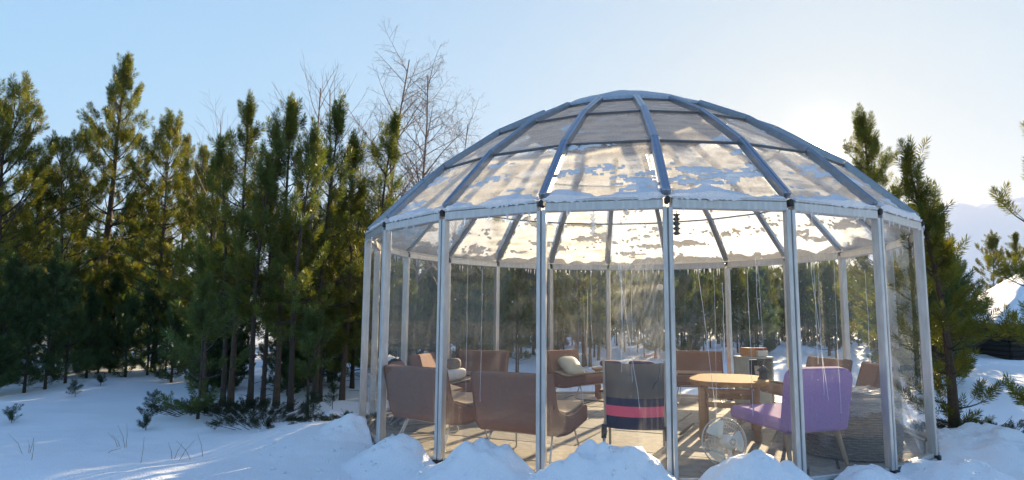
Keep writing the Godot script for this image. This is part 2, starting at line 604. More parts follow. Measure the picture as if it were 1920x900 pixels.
func terrain() -> void:
	var xs := axis_lines(-2.4, 5.4, 0.034, 1.045, -2500.0, 3600.0)
	var zs := axis_lines(-7.6, -4.4, 0.034, 1.045, -3600.0, 1200.0)
	var nx := xs.size()
	var nz := zs.size()
	var v := PackedVector3Array()
	v.resize(nx * nz)
	for j in nz:
		for i in nx:
			var x := xs[i]
			var z := zs[j]
			var y := -0.3
			var far := absf(x) > 60.0 or absf(z) > 80.0
			if far:
				y = 0.45
			else:
				var near := absf(x - CX) < 5.5 and absf(z - CZ) < 5.5
				var d := 9.0
				if near:
					var wd := wall_distance(x, z)
					d = wd[0]
					if d > -0.03 and d < 0.07:
						var n: Vector3 = wall_n[wd[1]]
						x += n.x * (0.052 - d)
						z += n.z * (0.052 - d)
						d = 0.052
				if d > 0.0: y = ground(x, z, d)
			v[j * nx + i] = Vector3(x, y, z)
	var nrm := PackedVector3Array()
	nrm.resize(nx * nz)
	var ids := PackedInt32Array()
	ids.resize((nx - 1) * (nz - 1) * 6)
	var at := 0
	for j in nz - 1:
		for i in nx - 1:
			var a := j * nx + i
			var b := a + 1
			var c := a + nx
			var e := c + 1
			ids[at] = a; ids[at + 1] = b; ids[at + 2] = e
			ids[at + 3] = a; ids[at + 4] = e; ids[at + 5] = c
			at += 6
	for j in nz:
		for i in nx:
			var l := v[j * nx + maxi(i - 1, 0)]
			var r := v[j * nx + mini(i + 1, nx - 1)]
			var u := v[maxi(j - 1, 0) * nx + i]
			var w := v[mini(j + 1, nz - 1) * nx + i]
			nrm[j * nx + i] = (w - u).cross(r - l).normalized()
	var arr := []
	arr.resize(Mesh.ARRAY_MAX)
	arr[Mesh.ARRAY_VERTEX] = v
	arr[Mesh.ARRAY_NORMAL] = nrm
	arr[Mesh.ARRAY_INDEX] = ids
	var me := ArrayMesh.new()
	me.add_surface_from_arrays(Mesh.PRIMITIVE_TRIANGLES, arr)
	var g := part("snow_ground", me, M.snow, self, "structure")
	# crumbs of snow that rolled off the shovel
	rng.seed = 515
	var cs := st_new()
	for k in 420:
		var q: Array = heaps()[rng.randi() % 9]
		var n: Vector3 = wall_n[posmod(q[0], NS)]
		var c := post_at(q[0]).lerp(post_at(q[0] + 1), rng.randf_range(-0.1, 1.1)) + n * rng.randf_range(0.15, 1.1)
		var r := 0.007 + 0.02 * pow(rng.randf(), 3.0)
		c.y = ground(c.x, c.z, maxf(0.06, wall_distance(c.x, c.z)[0])) + r * 0.4
		var pts := []
		for d in [Vector3.RIGHT, Vector3.LEFT, Vector3.FORWARD, Vector3.BACK, Vector3.UP, Vector3.DOWN]:
			pts.append(c + ((d as Vector3) + Vector3(rng.randf() - 0.5, rng.randf() - 0.5, rng.randf() - 0.5) * 0.7) * r * rng.randf_range(0.7, 1.2))
		for f in [[0, 2, 4], [2, 1, 4], [1, 3, 4], [3, 0, 4], [2, 0, 5], [1, 2, 5], [3, 1, 5], [0, 3, 5]]:
			tri(cs, pts[f[0]], pts[f[1]], pts[f[2]], 1)
	part("snow_crumbs", done(cs), M.snow, g, "stuff")
	g.set_meta("label", "snow covered ground with shovelled heaps round the pavilion")

func ground_y(x: float, z: float) -> float:
	return ground(x, z, maxf(0.1, wall_distance(x, z)[0]))

func mountain() -> void:
	var s := st_new()
	var nu := 90
	var nv := 40
	var pt := func(i: int, j: int) -> Vector3:
		var u := float(i) / nu
		var w := float(j) / nv
		var x := lerpf(900.0, 4200.0, u)
		var ridge := 405.0 * smoothstep(900.0, 1500.0, x) * (1.0 - 0.25 * smoothstep(2400.0, 4200.0, x))
		ridge -= 55.0 * exp(-pow((x - 1320.0) / 120.0, 2.0)) * 0.3
		ridge += 22.0 * n1.get_noise_2d(x * 0.22, 10.0) + 9.0 * n2.get_noise_2d(x * 0.9, 3.0)
		var prof := sin(w * PI)
		var y := maxf(ridge, 0.0) * pow(prof, 0.8) + (26.0 * n1.get_noise_2d(x * 0.35, w * 700.0) + 9.0 * n2.get_noise_2d(x * 1.3, w * 2000.0)) * prof * smoothstep(0.0, 200.0, ridge)
		return Vector3(x, y - 3.0, -1500.0 - 1500.0 * w)
	for i in nu:
		for j in nv:
			quad(s, pt.call(i, j), pt.call(i, j + 1), pt.call(i + 1, j + 1), pt.call(i + 1, j), 1)
	part("snowy_mountain", done(s), M.far_snow, self, "structure")

func hut() -> void:
	var t := thing("timber_hut", "low dark timber hut under a thick snow roof on the right", "hut", Vector3(19.0, -0.1, -23.6), -0.2)
	var s := st_new()
	for k in 8:
		bevel_box(s, Transform3D(Basis.IDENTITY, Vector3(0, 0.08 + 0.16 * k, 2.45)), Vector3(5.0, 0.155, 0.16), 0.03)
		bevel_box(s, Transform3D(Basis.IDENTITY, Vector3(0, 0.08 + 0.16 * k, -2.45)), Vector3(5.0, 0.155, 0.16), 0.03)
		bevel_box(s, Transform3D(Basis.IDENTITY, Vector3(-2.45, 0.08 + 0.16 * k, 0)), Vector3(0.16, 0.155, 4.72), 0.03)
		bevel_box(s, Transform3D(Basis.IDENTITY, Vector3(2.45, 0.08 + 0.16 * k, 0)), Vector3(0.16, 0.155, 4.72), 0.03)
	part("wall", done(s), M.dark_wood, t)
	s = st_new()
	for q in [[0.0, 2.85, 5.75, 0.06], [0.0, -2.85, 5.75, 0.06], [-2.85, 0.0, 0.06, 5.64], [2.85, 0.0, 0.06, 5.64]]:
		bevel_box(s, Transform3D(Basis.IDENTITY, Vector3(q[0], 1.30, q[1])), Vector3(q[2], 0.12, q[3]), 0.01)
	part("eave_board", done(s), M.leg_wood, t)
	s = st_new()
	var nn := 24
	var pt := func(face: int, i: int, j: int) -> Vector3:
		var u := float(i) / nn * 2.0 - 1.0
		var w := float(j) / nn
		var half := 2.92 * (1.0 - w)
		var y := 1.42 + 2.3 * w + 0.06 * n1.get_noise_3d(u * half * 30.0 + face * 40, w * 90.0, 2.0) * (1.0 - w)
		var q := Vector3(u * half, y - 0.10 * pow(absf(u), 6.0) * (1.0 - w), half)
		return q.rotated(Vector3.UP, face * PI / 2)
	for f in 4:
		for i in nn:
			for j in nn:
				quad(s, pt.call(f, i, j), pt.call(f, i, j + 1), pt.call(f, i + 1, j + 1), pt.call(f, i + 1, j), 1)
			quad(s, pt.call(f, i, 0), pt.call(f, i + 1, 0), pt.call(f, i + 1, 0) * Vector3(0.97, 0, 0.97) + Vector3(0, 1.37, 0), pt.call(f, i, 0) * Vector3(0.97, 0, 0.97) + Vector3(0, 1.37, 0))
	quad(s, Vector3(-2.83, 1.37, -2.83), Vector3(2.83, 1.37, -2.83), Vector3(2.83, 1.37, 2.83), Vector3(-2.83, 1.37, 2.83))
	part("roof", done(s), M.snow, t)

# ---------------------------------------------------------------- pavilion
func pavilion() -> void:
	var fl := Node3D.new()
	fl.name = "floor"
	fl.set_meta("kind", "structure")
	fl.set_meta("label", "pale stone paving inside the glass pavilion")
	add_child(fl)
	# bed under the paving
	var s := st_new()
	for k in NS:
		var a := post_at(k, RR - 0.05, -0.03)
		var b := post_at(k + 1, RR - 0.05, -0.03)
		tri(s, Vector3(CX, -0.03, CZ), b, a)
		quad(s, a, b, b + Vector3.DOWN * 0.3, a + Vector3.DOWN * 0.3)
	part("paving_bed", done(s), M.concrete, fl)
	var poly := PackedVector2Array()
	for k in NS:
		var p := post_at(k, RR - 0.075)
		poly.append(Vector2(p.x, p.z))
	rng.seed = 77
	var turn := 0.42
	var row := -7
	var zc := -4.0
	while zc < 4.0:
		var deep := rng.randf_range(0.75, 1.2)
		var xc := -4.0 + rng.randf_range(-0.5, 0.0)
		while xc < 4.0:
			var wide := rng.randf_range(0.7, 1.5)
			var g := 0.006
			var corner := PackedVector2Array()
			for q in [[xc + g, zc + g], [xc + wide - g, zc + g + rng.randf_range(0, 0.012)], [xc + wide - g - rng.randf_range(0, 0.03), zc + deep - g], [xc + g + rng.randf_range(0, 0.03), zc + deep - g]]:
				corner.append(Vector2(q[0], q[1]).rotated(turn) + Vector2(CX, CZ))
			xc += wide
			for piece in Geometry2D.intersect_polygons(corner, poly):
				if piece.size() < 3: continue
				var lift := rng.randf_range(-0.003, 0.003)
				var ps := st_new()
				var inner := Geometry2D.offset_polygon(piece, -0.006)
				if inner.is_empty() or inner[0].size() != piece.size(): continue
				var top: PackedVector2Array = inner[0]
				var n := piece.size()
				# line the two outlines up
				var off := 0
				var best := 1e9
				for o in n:
					var dd := piece[0].distance_squared_to(top[o])
					if dd < best:
						best = dd
						off = o
				for i in n:
					var i2 := (i + 1) % n
					var a := piece[i]
					var b := piece[i2]
					var c := top[(i2 + off) % n]
					var d := top[(i + off) % n]
					quad(ps, Vector3(a.x, -0.008, a.y), Vector3(b.x, -0.008, b.y), Vector3(c.x, lift, c.y), Vector3(d.x, lift, d.y))
					quad(ps, Vector3(a.x, -0.028, a.y), Vector3(b.x, -0.028, b.y), Vector3(b.x, -0.008, b.y), Vector3(a.x, -0.008, a.y))
				var ids := Geometry2D.triangulate_polygon(top)
				for k in range(0, ids.size(), 3):
					tri(ps, Vector3(top[ids[k]].x, lift, top[ids[k]].y), Vector3(top[ids[k + 1]].x, lift, top[ids[k + 1]].y), Vector3(top[ids[k + 2]].x, lift, top[ids[k + 2]].y))
				part("paver", done(ps), M.paver[rng.randi() % 4], fl)
		zc += deep
		row += 1

	var t := thing("glass_pavilion", "round glass pavilion with aluminium posts and a frosted ribbed dome roof", "pavilion")
	var rings := [[RR, EAVE], [2.594, 2.836], [1.906, 3.333], [1.268, 3.677]]
	for k in NS:
		var a := PH + k * TAU / NS
		var out := Vector3(sin(a), 0, cos(a))
		var side := Vector3(cos(a), 0, -sin(a))
		# post: two aluminium channels with a dark joint between them
		s = st_new()
		for g in [-1, 1]:
			var x: Vector3 = post_at(k) + side * 0.0185 * g
			bar(s, x + Vector3.UP * 0.02, x + Vector3.UP * 2.13, 0.0345, 0.075, out.rotated(Vector3.UP, PI / NS * g), 0.005)
		var post := part("post", done(s), M.alu, t)
		s = st_new()
		bar(s, post_at(k, RR - 0.002, 0.025), post_at(k, RR - 0.002, 2.125), 0.008, 0.064, out, 0.002)
		part("joint_strip", done(s), M.joint, post)
		s = st_new()
		bevel_box(s, Transform3D(Basis(side, Vector3.UP, out), post_at(k, RR + 0.012, 2.185)), Vector3(0.042, 0.058, 0.08), 0.012)
		part("corner_cap", done(s), M.gasket, post)
		s = st_new()
		bevel_box(s, Transform3D(Basis(side, Vector3.UP, out), post_at(k, RR + 0.004, -0.005)), Vector3(0.09, 0.05, 0.11), 0.008)
		part("foot", done(s), M.gasket, post)
		# rib: from the eave to the crown ring
		s = st_new()
		var pts := []
		for r in rings: pts.append(post_at(k, r[0], r[1] + (0.035 if r[0] == RR else 0.03)))
		for i in 3:
			var up: Vector3 = (pts[i + 1] - pts[i]).normalized().cross(side)
			var from: Vector3 = pts[i] if i > 0 else (pts[0] as Vector3).lerp(pts[1], 0.02)
			bar(s, from, (pts[i + 1] as Vector3).lerp(pts[i], 0.004), 0.072, 0.07 + 0.003 * (i % 2), up, 0.007)
			bar(s, from + up * -0.036, (pts[i + 1] as Vector3) + up * -0.036, 0.014, 0.012, up, 0.003)
		part("rib", done(s), M.rib, t)
	for k in NS:
		var a := post_at(k)
		var b := post_at(k + 1)
		var n: Vector3 = wall_n[k]
		var al := (b - a).normalized()
		# sill and eave beam
		s = st_new()
		bar(s, a + al * 0.05 + Vector3.UP * -0.045, b - al * 0.05 + Vector3.UP * -0.045, 0.09, 0.10, n, 0.008)
		bar(s, a + al * 0.05 + Vector3.UP * 0.022, b - al * 0.05 + Vector3.UP * 0.022, 0.04, 0.05, n, 0.005)
		part("sill", done(s), M.alu, t)
		s = st_new()
		bar(s, a + al * 0.03 + Vector3.UP * 2.155, b - al * 0.03 + Vector3.UP * 2.155, 0.075, 0.08, n, 0.006)
		bar(s, a + al * 0.03 + Vector3.UP * 2.204 + n * 0.012, b - al * 0.03 + Vector3.UP * 2.204 + n * 0.012, 0.02, 0.07, n, 0.004)
		part("eave_beam", done(s), M.alu, t)
		# wall pane
		s = st_new()
		quad(s, a + al * 0.036 + Vector3.UP * 0.03, a + al * 0.036 + Vector3.UP * 2.13, b - al * 0.036 + Vector3.UP * 2.13, b - al * 0.036 + Vector3.UP * 0.03)
		var pane := part("pane", done(s), M.glass, t)
		wall_ice(k, a, b, n, pane)
		# roof panes with rime, and the snow that clings to them
		for i in 3:
			var r0: Array = rings[i]
			var r1: Array = rings[i + 1]
			var p00 := post_at(k, r0[0], r0[1])
			var p10 := post_at(k + 1, r0[0], r0[1])
			var p01 := post_at(k, r1[0], r1[1])
			var p11 := post_at(k + 1, r1[0], r1[1])
			if i == 0:
				p00.y += 0.014; p10.y += 0.014
			var up := (p01 - p00).cross(p10 - p00).normalized()
			if up.y < 0: up = -up
			s = st_new()
			quad(s, p00, p01, p11, p10)
			var rp := part("roof_pane", done(s), M.glass, t)
			s = st_new()
			var lift := up * 0.004
			for c in [[p00, 0, 1], [p01, 0, 0], [p11, 1, 0], [p00, 0, 1], [p11, 1, 0], [p10, 1, 1]]:
				s.set_smooth_group(-1)
				s.set_uv(Vector2(c[1], c[2]))
				s.add_vertex((c[0] as Vector3) + lift)
			part("frost", done(s), M.frost[(k * 3 + i) % 4] if i < 2 else M.frost_upper[k % 2], rp)
			if i < 2: roof_snow(k, i, p00, p10, p01, p11, up, rp)
			# purlin
			s = st_new()
			bar(s, p01 + up * 0.012, p11 + up * 0.012, 0.018, 0.026, up, 0.004)
			part("purlin", done(s), M.purlin, t)
	# crown: a low lid of rime-covered glass
	s = st_new()
	var prof := [Vector2(1.27, 3.69), Vector2(1.24, 3.74), Vector2(1.05, 3.83), Vector2(0.80, 3.945), Vector2(0.55, 4.05), Vector2(0.3, 4.12), Vector2(0.12, 4.145), Vector2(0.001, 4.15)]
	for i in prof.size() - 1:
		for k in 60:
			var q := []
			for c in [[i, k], [i + 1, k], [i + 1, k + 1], [i, k + 1]]:
				var a: float = PH + TAU * float(c[1] % 60) / 60.0
				var p: Vector2 = prof[c[0]]
				var v := Vector3(p.x * sin(a), p.y, p.x * cos(a))
				v.y += 0.022 * n1.get_noise_3d(v.x * 220.0, 5.0, v.z * 220.0)
				q.append(v + Vector3(CX, 0, CZ))
			quad(s, q[0], q[3], q[2], q[1], 1)
	part("crown_lid", done(s), M.crown, t)
	# twisted drops of ice and string under the eave
	twist("hanging_spiral", "grey twisted spiral hanging under the eave, left of the centre post", Vector3(0.66, 2.12, -5.36), 0.17, M.ice)
	twist("hanging_spiral", "dark twisted spiral hanging under the eave, right of the centre post", Vector3(1.33, 2.12, -5.33), 0.17, M.bark)

func twist(called: String, label: String, at: Vector3, long: float, m: Material) -> void:
	var s := st_new()
	var o := thing(called, label, "ornament", at)
	var n := 26
	for i in n:
		for k in 6:
			var q := []
			for c in [[i, k], [i + 1, k], [i + 1, k + 1], [i, k + 1]]:
				var f := float(c[0]) / n
				var ang: float = f * TAU * 2.2 + TAU * c[1] / 6.0
				var rad := 0.017 + 0.008 * cos(TAU * c[1] / 6.0 * 2.0)
				q.append(Vector3(cos(ang) * rad * 1.2, -0.03 - f * long, sin(ang) * rad * 1.2))
			quad(s, q[0], q[1], q[2], q[3], 1)
	part("twist", done(s), m, o)
	s = st_new()
	tube(s, [Vector3(0, 0.0, 0), Vector3(0, -0.035, 0)], [0.003], 5)
	part("string", done(s), M.twine, o)

# icicles, thaw streaks and specks of rime on a wall pane
func wall_ice(k: int, a: Vector3, b: Vector3, n: Vector3, pane: Node) -> void:
	rng.seed = 900 + k
	var s := st_new()
	var any := false
	var front := k <= 7
	for i in (7 if front else 16):
		if rng.randf() < 0.35: continue
		var f := rng.randf_range(0.06, 0.94)
		var long := rng.randf_range(0.03, 0.13) if not front else rng.randf_range(0.02, 0.07)
		var p := a.lerp(b, f) + Vector3.UP * 2.118 + n * (0.045 if front else -0.012)
		tube(s, [p, p - Vector3(0, long * 0.4, 0), p - Vector3(0, long, 0)], [rng.randf_range(0.008, 0.016), 0.006, 0.0015], 5)
		any = true
	if any: part("icicles", done(s), M.ice, pane, "stuff")
	s = st_new()
	any = false
	var al := (b - a).normalized()
	var streaks := 0
	if k in [3, 4]: streaks = 6
	elif k == 5: streaks = 5
	elif k in [2, 13, 14]: streaks = 2
	for i in streaks:
		var f := rng.randf_range(0.08, 0.92)
		var y := rng.randf_range(1.5, 2.12)
		var y2 := y - rng.randf_range(0.5, 1.5)
		var pts := []
		var w := 0.0
		var steps := 16
		for q in steps + 1:
			w += rng.randf_range(-0.004, 0.004) + (0.01 if i % 4 == 3 else 0.0)
			pts.append(a.lerp(b, f) + al * w + Vector3.UP * lerpf(y, maxf(y2, 0.5), float(q) / steps) + n * 0.003)
		tube(s, pts, [rng.randf_range(0.0009, 0.0021)], 4)
		any = true
	var specks: int = {3: 70, 4: 280, 5: 170, 6: 50, 2: 30, 1: 20}.get(k, 0)
	for i in specks:
		var f := clampf(rng.randfn(0.62 if k == 4 else 0.35, 0.24), 0.05, 0.95)
		var y := clampf(rng.randfn(1.25, 0.42), 0.2, 2.1)
		var p := a.lerp(b, f) + Vector3.UP * y + n * 0.003
		var r := rng.randf_range(0.0016, 0.0052) * (1.7 if rng.randf() < 0.1 else 1.0)
		var e := n * r * 0.7
		var u := al.rotated(n, rng.randf() * PI) * r
		var w := u.cross(n).normalized() * r * rng.randf_range(0.5, 1.0)
		for q in [[u, w], [w, -u], [-u, -w], [-w, u]]:
			tri(s, p + q[0], p + q[1], p + e)
		any = true
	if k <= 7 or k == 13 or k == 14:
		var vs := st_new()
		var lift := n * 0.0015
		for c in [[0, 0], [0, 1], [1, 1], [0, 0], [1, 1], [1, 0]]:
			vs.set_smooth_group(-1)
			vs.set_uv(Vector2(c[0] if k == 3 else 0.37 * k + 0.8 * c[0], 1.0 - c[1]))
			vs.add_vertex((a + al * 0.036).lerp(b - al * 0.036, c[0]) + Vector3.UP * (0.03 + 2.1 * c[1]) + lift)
		part("smears_and_reflection", done(vs), M.reflection_paint if k == 3 else M.veil, pane)  # smears; the pane left of the centre post adds the painted mountain reflection
	if any: part("rime_specks", done(s), M.ice, pane, "stuff")
	if k == 13:
		s = st_new()
		var p := a.lerp(b, 0.12) + Vector3.UP * 1.82 - n * 0.01
		lathe(s, [Vector2(0.001, 0.004), Vector2(0.05, 0.004), Vector2(0.055, 0.0), Vector2(0.05, -0.004), Vector2(0.001, -0.004)], 20, Transform3D(Basis(al, n, al.cross(n)), p), 1)
		part("round_sticker", done(s), M.white_plastic, pane)

# snow left on a roof pane: a bank along its foot and patches above, as a sheet that dips into the rime where it is bare
func roof_snow(k: int, ring: int, p00: Vector3, p10: Vector3, p01: Vector3, p11: Vector3, up: Vector3, parent: Node) -> void:
	var nu := 56
	var nv := 50
	var hs := PackedFloat32Array()
	hs.resize((nu + 1) * (nv + 1))
	for j in nv + 1:
		var v := float(j) / nv
		for i in nu + 1:
			var u := float(i) / nu
			var h := -0.05
			if ring == 0:
				var top := 0.11 + 0.15 * n1.get_noise_2d(u * 130.0 + k * 310.0, 20.0) + 0.05 * n2.get_noise_2d(u * 420.0 + k * 200.0, 3.0)
				h = maxf(h, (top - v) * 0.28)
				var p := n1.get_noise_2d(u * 75.0 + k * 170.0, v * 330.0 + 40.0) + 0.42 * n2.get_noise_2d(u * 620.0 + k * 90.0, v * 1000.0) + 0.16 * n2.get_noise_2d(u * 2100.0, v * 2900.0 + k * 70.0)
				h = maxf(h, (p - 0.30 - 0.22 * smoothstep(0.4, 1.0, v)) * 0.03)
			else:
				var p := n1.get_noise_2d(u * 90.0 + k * 230.0, v * 260.0 + 700.0) + 0.42 * n2.get_noise_2d(u * 620.0 + k * 50.0, v * 1000.0) + 0.16 * n2.get_noise_2d(u * 2100.0, v * 2900.0 + k * 70.0)
				h = maxf(h, (p - 0.55 - 0.1 * v) * 0.03)
			var edge := minf(u, 1.0 - u)
			h -= 0.03 * (1.0 - smoothstep(0.02, 0.07, edge))
			hs[j * (nu + 1) + i] = clampf(h, -0.006, 0.055)
	var s := st_new()
	var any := false
	var pt := func(i: int, j: int) -> Vector3:
		var u := float(i) / nu
		var v := float(j) / nv
		var p := p00.lerp(p10, u).lerp(p01.lerp(p11, u), v)
		var h := hs[j * (nu + 1) + i]
		if ring == 0 and j == 0 and h > 0.0: p += Vector3(up.x, 0, up.z) * 0.03
		return p + up * (0.006 + h)
	for i in nu:
		for j in nv:
			var a := hs[j * (nu + 1) + i]
			var b := hs[j * (nu + 1) + i + 1]
			var c := hs[(j + 1) * (nu + 1) + i]
			var d := hs[(j + 1) * (nu + 1) + i + 1]
			if maxf(maxf(a, b), maxf(c, d)) <= 0.0: continue
			quad(s, pt.call(i, j), pt.call(i, j + 1), pt.call(i + 1, j + 1), pt.call(i + 1, j), 1)
			any = true
		if ring == 0 and hs[i] > 0.0 and hs[i + 1] > 0.0:
			var q0: Vector3 = pt.call(i, 0)
			var q1: Vector3 = pt.call(i + 1, 0)
			var l0 := 0.004 + 0.02 * absf(n2.get_noise_2d(i * 60.0 + k * 900.0, 7.0)) * 2.0
			var l1 := 0.004 + 0.02 * absf(n2.get_noise_2d((i + 1) * 60.0 + k * 900.0, 7.0)) * 2.0
			quad(s, q0, q1, q1 + Vector3.DOWN * (l1 + hs[i + 1]), q0 + Vector3.DOWN * (l0 + hs[i]), 2)
	if any: part("snow_patch", done(s), M.roof_snow, parent, "stuff")

# ---------------------------------------------------------------- furniture
func heading(deg: float) -> float:   # 0 looks away from the camera, 90 to the right; things are built facing +x
	return PI / 2 - deg_to_rad(deg)

var chair0: Node3D
func lounge_chair(x: float, z: float, deg: float, label: String) -> Node3D:
	if chair0 == null:
		var t := thing("lounge_chair", label, "chair", Vector3.ZERO, 0.0, "brown lounge chairs in the pavilion")
		var s := st_new()
		slab(s, round_poly([Vector2(-0.365, 0.32), Vector2(-0.47, 0.765), Vector2(-0.335, 0.78), Vector2(-0.24, 0.45), Vector2(0.0, 0.375), Vector2(0.36, 0.46), Vector2(0.385, 0.325), Vector2(-0.02, 0.235), Vector2(-0.28, 0.25)], [0.09, 0.03, 0.03, 0.06, 0.14, 0.04, 0.05, 0.10, 0.10]), 0.76, 0.022)
		var shell := part("shell", done(s), M.brown, t)
		s = st_new()
		for g in [-0.372, 0.372]:
			var loop := []
			for q in round_poly([Vector2(-0.365, 0.32), Vector2(-0.47, 0.765), Vector2(-0.335, 0.78), Vector2(-0.24, 0.45), Vector2(0.0, 0.375), Vector2(0.36, 0.46), Vector2(0.385, 0.325), Vector2(-0.02, 0.235), Vector2(-0.28, 0.25)], [0.09, 0.03, 0.03, 0.06, 0.14, 0.04, 0.05, 0.10, 0.10]):
				loop.append(Vector3(q.x, q.y, g))
			loop.append(loop[0])
			tube(s, loop, [0.0055], 5, false)
		part("piping", done(s), M.brown, shell)
		s = st_new()
		bevel_box(s, Transform3D(Basis.IDENTITY, Vector3(-0.335, 0.50, 0.381)), Vector3(0.022, 0.04, 0.004), 0.001)
		part("tag", done(s), M.black, shell)
		s = st_new()
		slab(s, round_poly([Vector2(-0.23, 0.456), Vector2(0.0, 0.383), Vector2(0.345, 0.464), Vector2(0.34, 0.482), Vector2(0.0, 0.415), Vector2(-0.225, 0.48)], [0.01, 0.1, 0.01, 0.01, 0.1, 0.01]), 0.70, 0.01)
		part("seat_pad", done(s), M.tan, t)
		for g in [-1.0, 1.0]:
			s = st_new()
			tube(s, rounded([Vector3(-0.20, 0.25, 0.30 * g), Vector3(-0.33, 0.008, 0.34 * g), Vector3(0.31, 0.008, 0.34 * g), Vector3(0.22, 0.29, 0.30 * g)], 0.04), [0.0085], 7)
			part("leg", done(s), M.wire, t)
		s = st_new()
		tube(s, [Vector3(-0.205, 0.243, -0.305), Vector3(-0.205, 0.243, 0.305)], [0.0085], 7)
		tube(s, [Vector3(0.222, 0.285, -0.305), Vector3(0.222, 0.285, 0.305)], [0.0085], 7)
		part("crossbar", done(s), M.wire, t)
		chair0 = t
		t.position = Vector3(x, 0.003, z)
		t.rotation.y = heading(deg)
		return t
	return copy_of(chair0, Vector3(x, 0.003, z), heading(deg), 1.0, label, "brown lounge chairs in the pavilion")

func furniture() -> void:
	lounge_chair(-0.67, -6.81, 40, "brown lounge chair seen from behind, second from the left front of the pavilion")
	lounge_chair(0.20, -6.20, 30, "brown lounge chair with its broad back to the front glass, nearest the camera")
	lounge_chair(-0.98, -7.72, 68, "brown lounge chair with a white sheepskin thrown over its back")
	lounge_chair(-0.80, -9.05, 98, "brown lounge chair with a white cushion lying on its seat")
	lounge_chair(-0.52, -9.85, 196, "brown lounge chair facing the camera, at the back left of the pavilion")
	lounge_chair(1.05, -10.34, 131, "brown lounge chair with a grey cushion, at the back behind the camp chair")
	lounge_chair(2.87, -10.30, 190, "brown lounge chair facing the camera behind the wooden table")
	lounge_chair(3.75, -8.75, 262, "brown lounge chair turned side on, behind the purple chair")
	lounge_chair(3.72, -7.70, 285, "brown lounge chair turned side on, nearest the right glass wall")

	# sheepskin over the back of the third chair
	var s := st_new()
	var ch := Transform3D(Basis(Vector3.UP, heading(68)), Vector3(-0.98, 0.0, -7.72))
	var nu := 18
	var nv := 22
	var drape := [Vector2(-0.41, 0.42), Vector2(-0.49, 0.76), Vector2(-0.44, 0.80), Vector2(-0.36, 0.80), Vector2(-0.31, 0.75), Vector2(-0.215, 0.45), Vector2(-0.05, 0.40)]
	var sk := func(i: int, j: int) -> Vector3:
		var f := float(j) / nv * (drape.size() - 1)
		var a: Vector2 = drape[mini(int(f), drape.size() - 2)]
		var b: Vector2 = drape[mini(int(f) + 1, drape.size() - 1)]
		var q := a.lerp(b, f - int(f))
		var edge := 0.28 + 0.05 * n1.get_noise_2d(j * 60.0, 5.0)
		var z := (float(i) / nu * 2.0 - 1.0) * edge
		var fluff := 0.022 * n2.get_noise_3d(i * 190.0, j * 190.0, 3.0)
		return ch * Vector3(q.x + fluff * 0.5, q.y + fluff + 0.012, z)
	for i in nu:
		for j in nv:
			quad(s, sk.call(i, j), sk.call(i, j + 1), sk.call(i + 1, j + 1), sk.call(i + 1, j), 1)
	tag(part("sheepskin", done(s), M.white_cloth, self), "white sheepskin draped over the back of the left lounge chair", "sheepskin")

	s = st_new()
	var seat := Transform3D(Basis(Vector3.UP, heading(98)), Vector3(-0.80, 0, -9.05))
	pillow(s, seat * Transform3D(Basis(Vector3.FORWARD, -0.2), Vector3(0.02, 0.50, 0.12)), Vector3(0.20, 0.085, 0.2), 0.55, 0.12)
	tag(part("cushion", done(s), M.white_cloth, self), "white cushion on the seat of the chair by the left glass wall", "cushion")
	s = st_new()
	pillow(s, seat * Transform3D(Basis.IDENTITY, Vector3(0.06, 0.655, 0.12)), Vector3(0.10, 0.075, 0.10), 0.9, 0.1)
	tag(part("rolled_blanket", done(s), M.wicker, self), "small rolled brown blanket on the white cushion", "blanket")
	s = st_new()
	seat = Transform3D(Basis(Vector3.UP, heading(131)), Vector3(1.05, 0, -10.34))
	pillow(s, seat * Transform3D(Basis(Vector3.FORWARD, 0.75), Vector3(-0.12, 0.54, 0.05)), Vector3(0.19, 0.07, 0.21), 0.5, 0.1)
	tag(part("cushion", done(s), M.grey_paint, self), "grey cushion on the back chair beside the bench", "cushion")

	purple_chair()
	camp_chair()
	table()
	cabinet()
	fan()
	basket()
	bench()

func purple_chair() -> void:
	var t := thing("upholstered_chair", "purple upholstered chair with splayed wooden legs behind the right front glass", "chair", Vector3(2.50, 0.003, -6.20), heading(-20.5))
	var s := st_new()
	# back: rounded upper corners, built upright and tilted
	var bt := Transform3D(Basis(Vector3.BACK, 0.16), Vector3(-0.30, 0.30, 0)) * Transform3D(Basis(Vector3.UP, PI / 2), Vector3.ZERO)
	slab(s, round_poly([Vector2(-0.30, 0.0), Vector2(-0.31, 0.55), Vector2(0.31, 0.55), Vector2(0.30, 0.0)], [0.05, 0.12, 0.12, 0.05], 6), 0.12, 0.03, bt)
	part("backrest", done(s), M.purple, t)
	s = st_new()
	slab(s, round_poly([Vector2(-0.34, 0.29), Vector2(-0.33, 0.40), Vector2(0.30, 0.455), Vector2(0.35, 0.43), Vector2(0.345, 0.33)], [0.03, 0.03, 0.05, 0.04, 0.05]), 0.60, 0.03)
	part("seat", done(s), M.purple, t)
	t.scale = Vector3(1.08, 1.0, 1.1)
	for q in [[-0.27, -0.25], [-0.27, 0.25], [0.27, -0.25], [0.27, 0.25]]:
		s = st_new()
		var top := Vector3(q[0], 0.32, q[1])
		tube(s, [top, Vector3(q[0] * 1.28, 0.0, q[1] * 1.12)], [0.024, 0.014], 10)
		part("leg", done(s), M.leg_wood, t)

